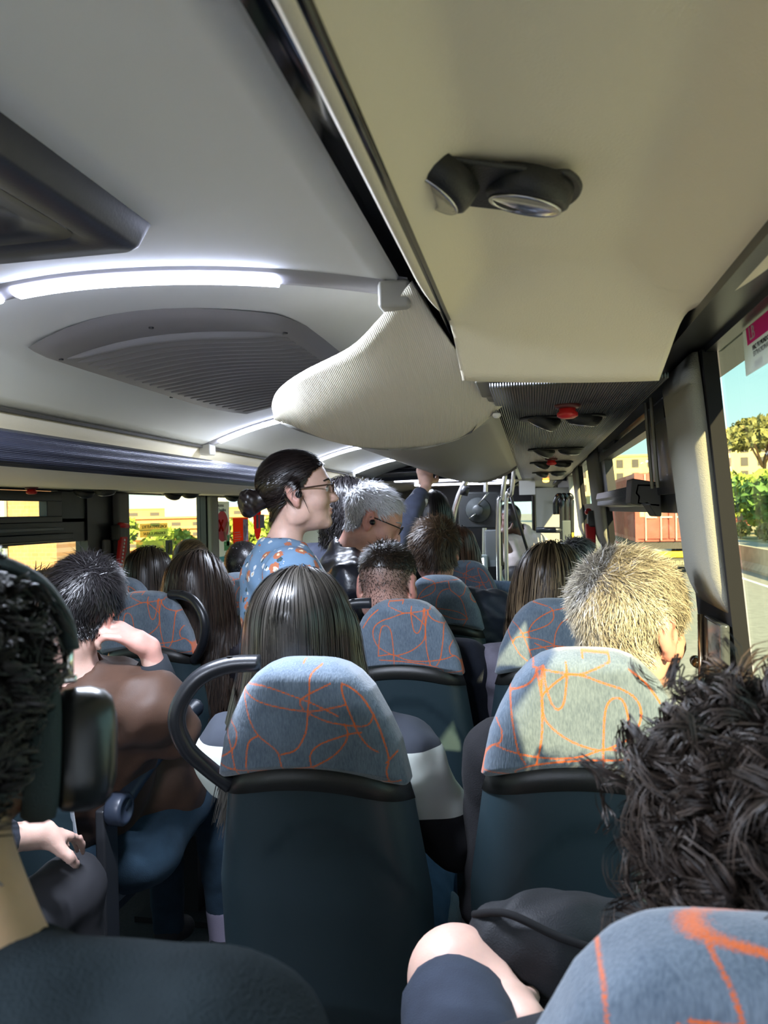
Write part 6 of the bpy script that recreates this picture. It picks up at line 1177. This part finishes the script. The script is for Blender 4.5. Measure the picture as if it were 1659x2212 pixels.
MB().box((-1.15, 0.1, 0.25), (1.15, 0.14, 0.62)).build('mud_flap', mat('flap', (0.10, 0.10, 0.08), 0.8), tr)
text_mesh('lettering', 'Carinena', 0.34, mat('flap_text', (0.55, 0.50, 0.25), 0.6), Mat((1, 0, 0), (0, 0, 1), (0.1, 0.09, 0.44)), tr)
for y in (1.2, 2.5, 3.8):
    for x in (-0.95, 0.95): MB().lathe([(0.2, -0.15), (0.48, -0.15), (0.5, -0.1), (0.5, 0.1), (0.48, 0.15), (0.2, 0.15)], 20, Matrix.Translation((x, y, 0.5)) @ Matrix.Rotation(PI/2, 4, 'Y')).build('wheel', RUBBER, tr, smooth=0.6)
MB().box((-1.2, 12.8, 0.6), (1.2, 14.8, 3.4)).build('cab', mat('cab_red', (0.45, 0.05, 0.04), 0.4), tr, bevel=0.1)
# trees
LEAF = {}
def leaf_mat(n, c):
    if n not in LEAF: LEAF[n] = mat(n, c, 0.7, var=0.45, vscale=1.5)
    return LEAF[n]
def tree(name, label, loc, h, crown, m, trunk_r=0.18, leaves=900, size=0.35, flat=False, group=None, cat='tree', bark=(0.16, 0.10, 0.06), seed=0, trunk_h=None):
    r = np.random.default_rng(seed+11); t = empty(name, loc); tag(t, label, cat, group); th = trunk_h if trunk_h is not None else h-crown[2]
    tb = MB(); tb.tube(spline([(0, 0, 0), (0.1*r.normal(), 0.1*r.normal(), th*0.5), (0.2*r.normal(), 0.2*r.normal(), th)], 4), [trunk_r*(1-0.4*i/8) for i in range(9)], 8)
    for k in range(7 if flat else 4): a = r.random()*6.28; tb.tube([(0, 0, th*0.85), (crown[0]*0.35*math.cos(a), crown[1]*0.35*math.sin(a), th+(h-th)*0.35), (crown[0]*0.7*math.cos(a), crown[1]*0.7*math.sin(a), th+(h-th)*0.6)], [trunk_r*0.5, trunk_r*0.3, trunk_r*0.12], 6)
    tb.build('trunk', mat('bark_'+str(bark[0]), bark, 0.9, bump=0.5, bscale=20, var=0.3), t, smooth=True)
    u = r.normal(size=(leaves, 3)); u /= np.linalg.norm(u, axis=1, keepdims=True); rad = (0.55+0.45*r.random((leaves, 1))**0.5)
    cl = r.normal(size=(14, 3)); cl /= np.linalg.norm(cl, axis=1, keepdims=True); w_ = 0.82+0.30*np.max(u@cl.T, axis=1, keepdims=True)**3
    if flat: u[:, 2] = np.abs(u[:, 2])*0.9-0.12
    P = u*rad*w_*np.array([crown[0], crown[1], crown[2]*(0.5 if not flat else 0.9)])+np.array([0, 0, (h-crown[2]*0.5) if not flat else h-crown[2]])
    A_ = r.normal(size=(leaves, 3)); A_ /= np.linalg.norm(A_, axis=1, keepdims=True); B_ = np.cross(A_, r.normal(size=(leaves, 3))); B_ /= np.linalg.norm(B_, axis=1, keepdims=True); s_ = size*(0.5+r.random((leaves, 1)))
    V = np.stack([P-A_*s_, P+B_*s_*0.6, P+A_*s_, P-B_*s_*0.6], 1).reshape(-1, 3); Q = np.arange(leaves*4).reshape(-1, 4)
    o_ = np_mesh('foliage', V, Q, m, t, smooth=False); o_['kind'] = 'stuff'; return t
YGR = leaf_mat('leaf_yellow_green', (0.22, 0.30, 0.04)); MGR = leaf_mat('leaf_green', (0.10, 0.20, 0.04)); OLV = leaf_mat('leaf_olive', (0.20, 0.20, 0.06)); DGR = leaf_mat('leaf_dark', (0.045, 0.11, 0.05))
tree('umbrella_pine', 'wide umbrella pine standing above the yellow buildings', (22.8, 83, GZ), 12.3, (4.6, 4.4, 3.6), OLV, 0.28, 2600, 0.34, True, trunk_h=7.5, bark=(0.30, 0.18, 0.10))
tree('umbrella_pine', 'second umbrella pine partly outside the right window edge', (30.5, 92, GZ), 12.5, (4.2, 4, 3.4), OLV, 0.28, 1600, 0.36, True, trunk_h=8, bark=(0.30, 0.18, 0.10), seed=4)
gp = 'roadside trees seen through the right window'
for k in range(16):
    X = 17.6+(k % 3)*1.2; Yk = 47+k*4.9
    tree('roadside_tree', ('yellow green' if k % 3 else 'darker green')+' roadside tree beyond the barrier', (X, Yk, GZ), 4.3+(k*7 % 5)*0.4, (2.3, 2.2, 3.4), YGR if k % 3 else MGR, 0.12, 520, 0.42, group=gp, seed=k)
for k in range(8): tree('roadside_shrub', 'low dry shrub along the far road edge', (15.9, 36+k*7, GZ), 1.2, (0.5, 2.0, 1.0), OLV, 0.05, 240, 0.25, group='dry shrubs along the far road', cat='shrub', seed=30+k)
# buildings
def building(label, loc, size, col, rz=0.0, floors=5, cols=6, balc=False, roof=None, wcol=(0.10, 0.09, 0.08), group=None, wz=1.3, shut=None, sides=('f',)):
    t = empty('building', loc, rz); tag(t, label, 'building', group); W_, D_, H_ = size; nm = 'wall_%d_%d_%d' % tuple(int(c*100) for c in col)
    MB().box((-W_/2, 0, 0), (W_/2, D_, H_)).build('walls', mat(nm, col, 0.85, var=0.08, vscale=0.4, bump=0.15, bscale=8), t)
    MB().box((-W_/2-0.15, -0.15, H_), (W_/2+0.15, D_+0.15, H_+0.35)).build('roof', mat(nm+'r', roof or [c*0.8 for c in col], 0.8), t)
    fh = H_/floors; me = None
    for i in range(floors):
        for j in range(cols):
            x = -W_/2+(j+0.5)*W_/cols; z = i*fh+fh*0.5
            if me is None:
                q = MB().box((-W_/cols*0.22, -0.06, -wz/2), (W_/cols*0.22, 0.02, wz/2)); me = bpy.data.meshes.new('window'); me.from_pydata(q.v, [], q.f); me.materials.append(mat('pane_%d' % int(wcol[0]*100), wcol, 0.2))
            o_ = obj('window', me, None, t); o_.location = (x, 0, z)
        if balc: MB().box((-W_/2, -0.9, i*fh+fh*0.12), (W_/2, 0, i*fh+fh*0.38)).build('balcony', mat(nm+'b', [min(1, c*1.1) for c in col], 0.8), t)
    return t
YB = 'sunlit buildings beyond the roadside trees'
data = [(31.0, 122, 7, 8, 12, (0.62, 0.50, 0.22), 6, 3), (38.5, 124, 7, 8, 10.5, (0.66, 0.56, 0.30), 4, 3), (46, 122, 7, 8, 11.5, (0.68, 0.60, 0.40), 5, 3), (53.5, 124, 7, 8, 10, (0.62, 0.52, 0.26), 4, 3), (23.5, 124, 7, 8, 9.5, (0.68, 0.58, 0.32), 4, 3), (61, 122, 7, 8, 11, (0.66, 0.58, 0.36), 5, 3), (16, 126, 7, 8, 10.5, (0.64, 0.50, 0.22), 5, 3), (7.0, 146, 7, 8, 12.5, (0.60, 0.50, 0.26), 5, 3)]
nm_ = ['narrow tall ochre block', 'low cream block', 'wide pale cream block', 'ochre block with four floors', 'ochre block beside the hopper view', 'far pale block at the window edge', 'tall ochre block behind the lorry', 'small ochre block near the road end']
for (x, y, w_, d_, h_, c_, f_, k_), l_ in zip(data, nm_): building(l_+' in evening sun', (x, y, GZ), (w_, d_, h_), c_, -0.05, f_, k_, group=None)
building('low brick house with grey roof beside the pine', (28.5, 104, GZ), (7, 6, 5.2), (0.30, 0.11, 0.07), -0.05, 2, 4, roof=(0.35, 0.42, 0.45))
# left side: brick house with shutters
br = empty('brick_house', (-8.05, 9.3, GZ)); br.rotation_euler = (0, 0, math.radians(0)); tag(br, 'orange brick house with pale green louvred shutters', 'building')
BRK = bpy.data.materials.new('brick_wall'); BRK.use_nodes = True; nb_ = BRK.node_tree; bt = nb_.nodes.new('ShaderNodeTexBrick'); tcb = nb_.nodes.new('ShaderNodeTexCoord'); mpb = nb_.nodes.new('ShaderNodeMapping'); mpb.inputs['Rotation'].default_value = (PI/2, 0, 0)
bt.inputs['Scale'].default_value = 4.0; bt.inputs['Color1'].default_value = (0.42, 0.23, 0.11, 1); bt.inputs['Color2'].default_value = (0.36, 0.19, 0.09, 1); bt.inputs['Mortar'].default_value = (0.46, 0.30, 0.18, 1); bt.inputs['Mortar Size'].default_value = 0.012
nb_.links.new(tcb.outputs['Object'], mpb.inputs[0]); nb_.links.new(mpb.outputs[0], bt.inputs['Vector']); nb_.links.new(bt.outputs['Color'], nb_.nodes['Principled BSDF'].inputs['Base Color']); nb_.nodes['Principled BSDF'].inputs['Roughness'].default_value = 0.9
MB().box((-14, 1.5, 0), (0.75, 2.1, 9)).build('walls', BRK, br)
PKM = mat('pink_band', (0.50, 0.27, 0.22), 0.8)
MB().box((-14, 1.46, 3.0), (0.76, 1.5, 3.22)).build('band', PKM, br); MB().box((-14, 1.46, 1.15), (0.76, 1.5, 1.5)).build('band', PKM, br)
SHG = mat('shutter_green', (0.42, 0.55, 0.50), 0.6)
for x0, x1 in ((-0.62, -0.08), (-1.25, -0.70)):
    sh = MB().box((x0, 1.40, 1.35), (x0+0.07, 1.46, 3.3)).box((x1-0.07, 1.40, 1.35), (x1, 1.46, 3.3)).box((x0, 1.40, 3.2), (x1, 1.46, 3.3)).box((x0, 1.40, 2.2), (x1, 1.46, 2.3)).build('shutter', SHG, br)
    for k in range(24): MB().cbox(((x0+x1)/2, 1.44, 1.42+k*0.075), (x1-x0-0.12, 0.05, 0.045)).build('slat', SHG, sh)
br2 = empty('brick_house', (-15.5, 20.0, GZ)); tag(br2, 'second brick house half hidden by green trees', 'building')
MB().box((-6, 0, 0), (3.2, 1.0, 7.5)).build('walls', BRK, br2)
for x in (-0.4, 1.6): MB().box((x, -0.05, 2.2), (x+0.5, 0.02, 3.6)).build('window', mat('pane_blue', (0.10, 0.18, 0.22), 0.2), br2)
for k, (x, y, h_) in enumerate(((-8.8, 13.4, 2.5), (-9.7, 15.0, 2.7), (-10.6, 15.6, 2.9), (-11.2, 17.8, 2.8), (-9.3, 14.2, 2.3))): tree('garden_tree', ('deep green' if k % 2 else 'mid green')+' garden tree before the second brick house', (x, y, GZ), h_, (0.8, 0.8, 1.9), DGR if k % 2 else MGR, 0.08, 1500, 0.11, group='garden trees beside the brick houses', seed=60+k)
for k in range(9): tree('street_tree', 'sunlit yellow street tree below the apartment block', (-27+k*2.9, 34+k*0.9, GZ), 2.0+(k % 3)*0.45, (1.4, 1.3, 1.9), YGR, 0.12, 900, 0.19, group='street trees below the apartment block', seed=80+k)
building('orange and white apartment block with long balconies', (-93, 190, -13), (38, 14, 16.5), (0.62, 0.30, 0.12), 0.4, 6, 7, balc=True)
building('cream apartment block right of the billboard', (-62, 205, -13), (30, 14, 17), (0.68, 0.58, 0.34), 0.3, 6, 7, balc=True)
building('pale yellow block at the left of the exit window', (-128, 190, -13), (26, 14, 14), (0.66, 0.55, 0.28), 0.5, 5, 5, balc=True)
bb = empty('billboard', (-15.2, 33, GZ)); tag(bb, 'white billboard on a single red post', 'billboard'); MB().box((-1.5, 0, 2.65), (1.5, 0.25, 4.0)).build('board', mat('board_white', (0.80, 0.80, 0.72), 0.6), bb); MB().box((0.3, 0.05, 0), (0.75, 0.3, 2.65)).build('post', mat('post_red', (0.60, 0.12, 0.07), 0.6), bb)
lp = empty('street_lamp', (-14.0, 24.0, GZ)); tag(lp, 'grey street lamp seen through the exit window', 'street lamp'); MB().tube([(0, 0, 0), (0, 0, 4.0)], 0.05, 8).build('post', mat('lamp_grey', (0.22, 0.25, 0.26), 0.5), lp); MB().tube([(0, 0, 3.95), (0.35, 0, 4.1)], 0.03, 6).build('arm', mat('lamp_grey', (0.22, 0.25, 0.26), 0.5), lp); MB().cbox((0.6, 0, 4.15), (0.65, 0.2, 0.1), Matrix.Rotation(-0.25, 3, 'Y')).build('lamp_head', mat('lamp_grey', (0.22, 0.25, 0.26), 0.5), lp, bevel=0.03)
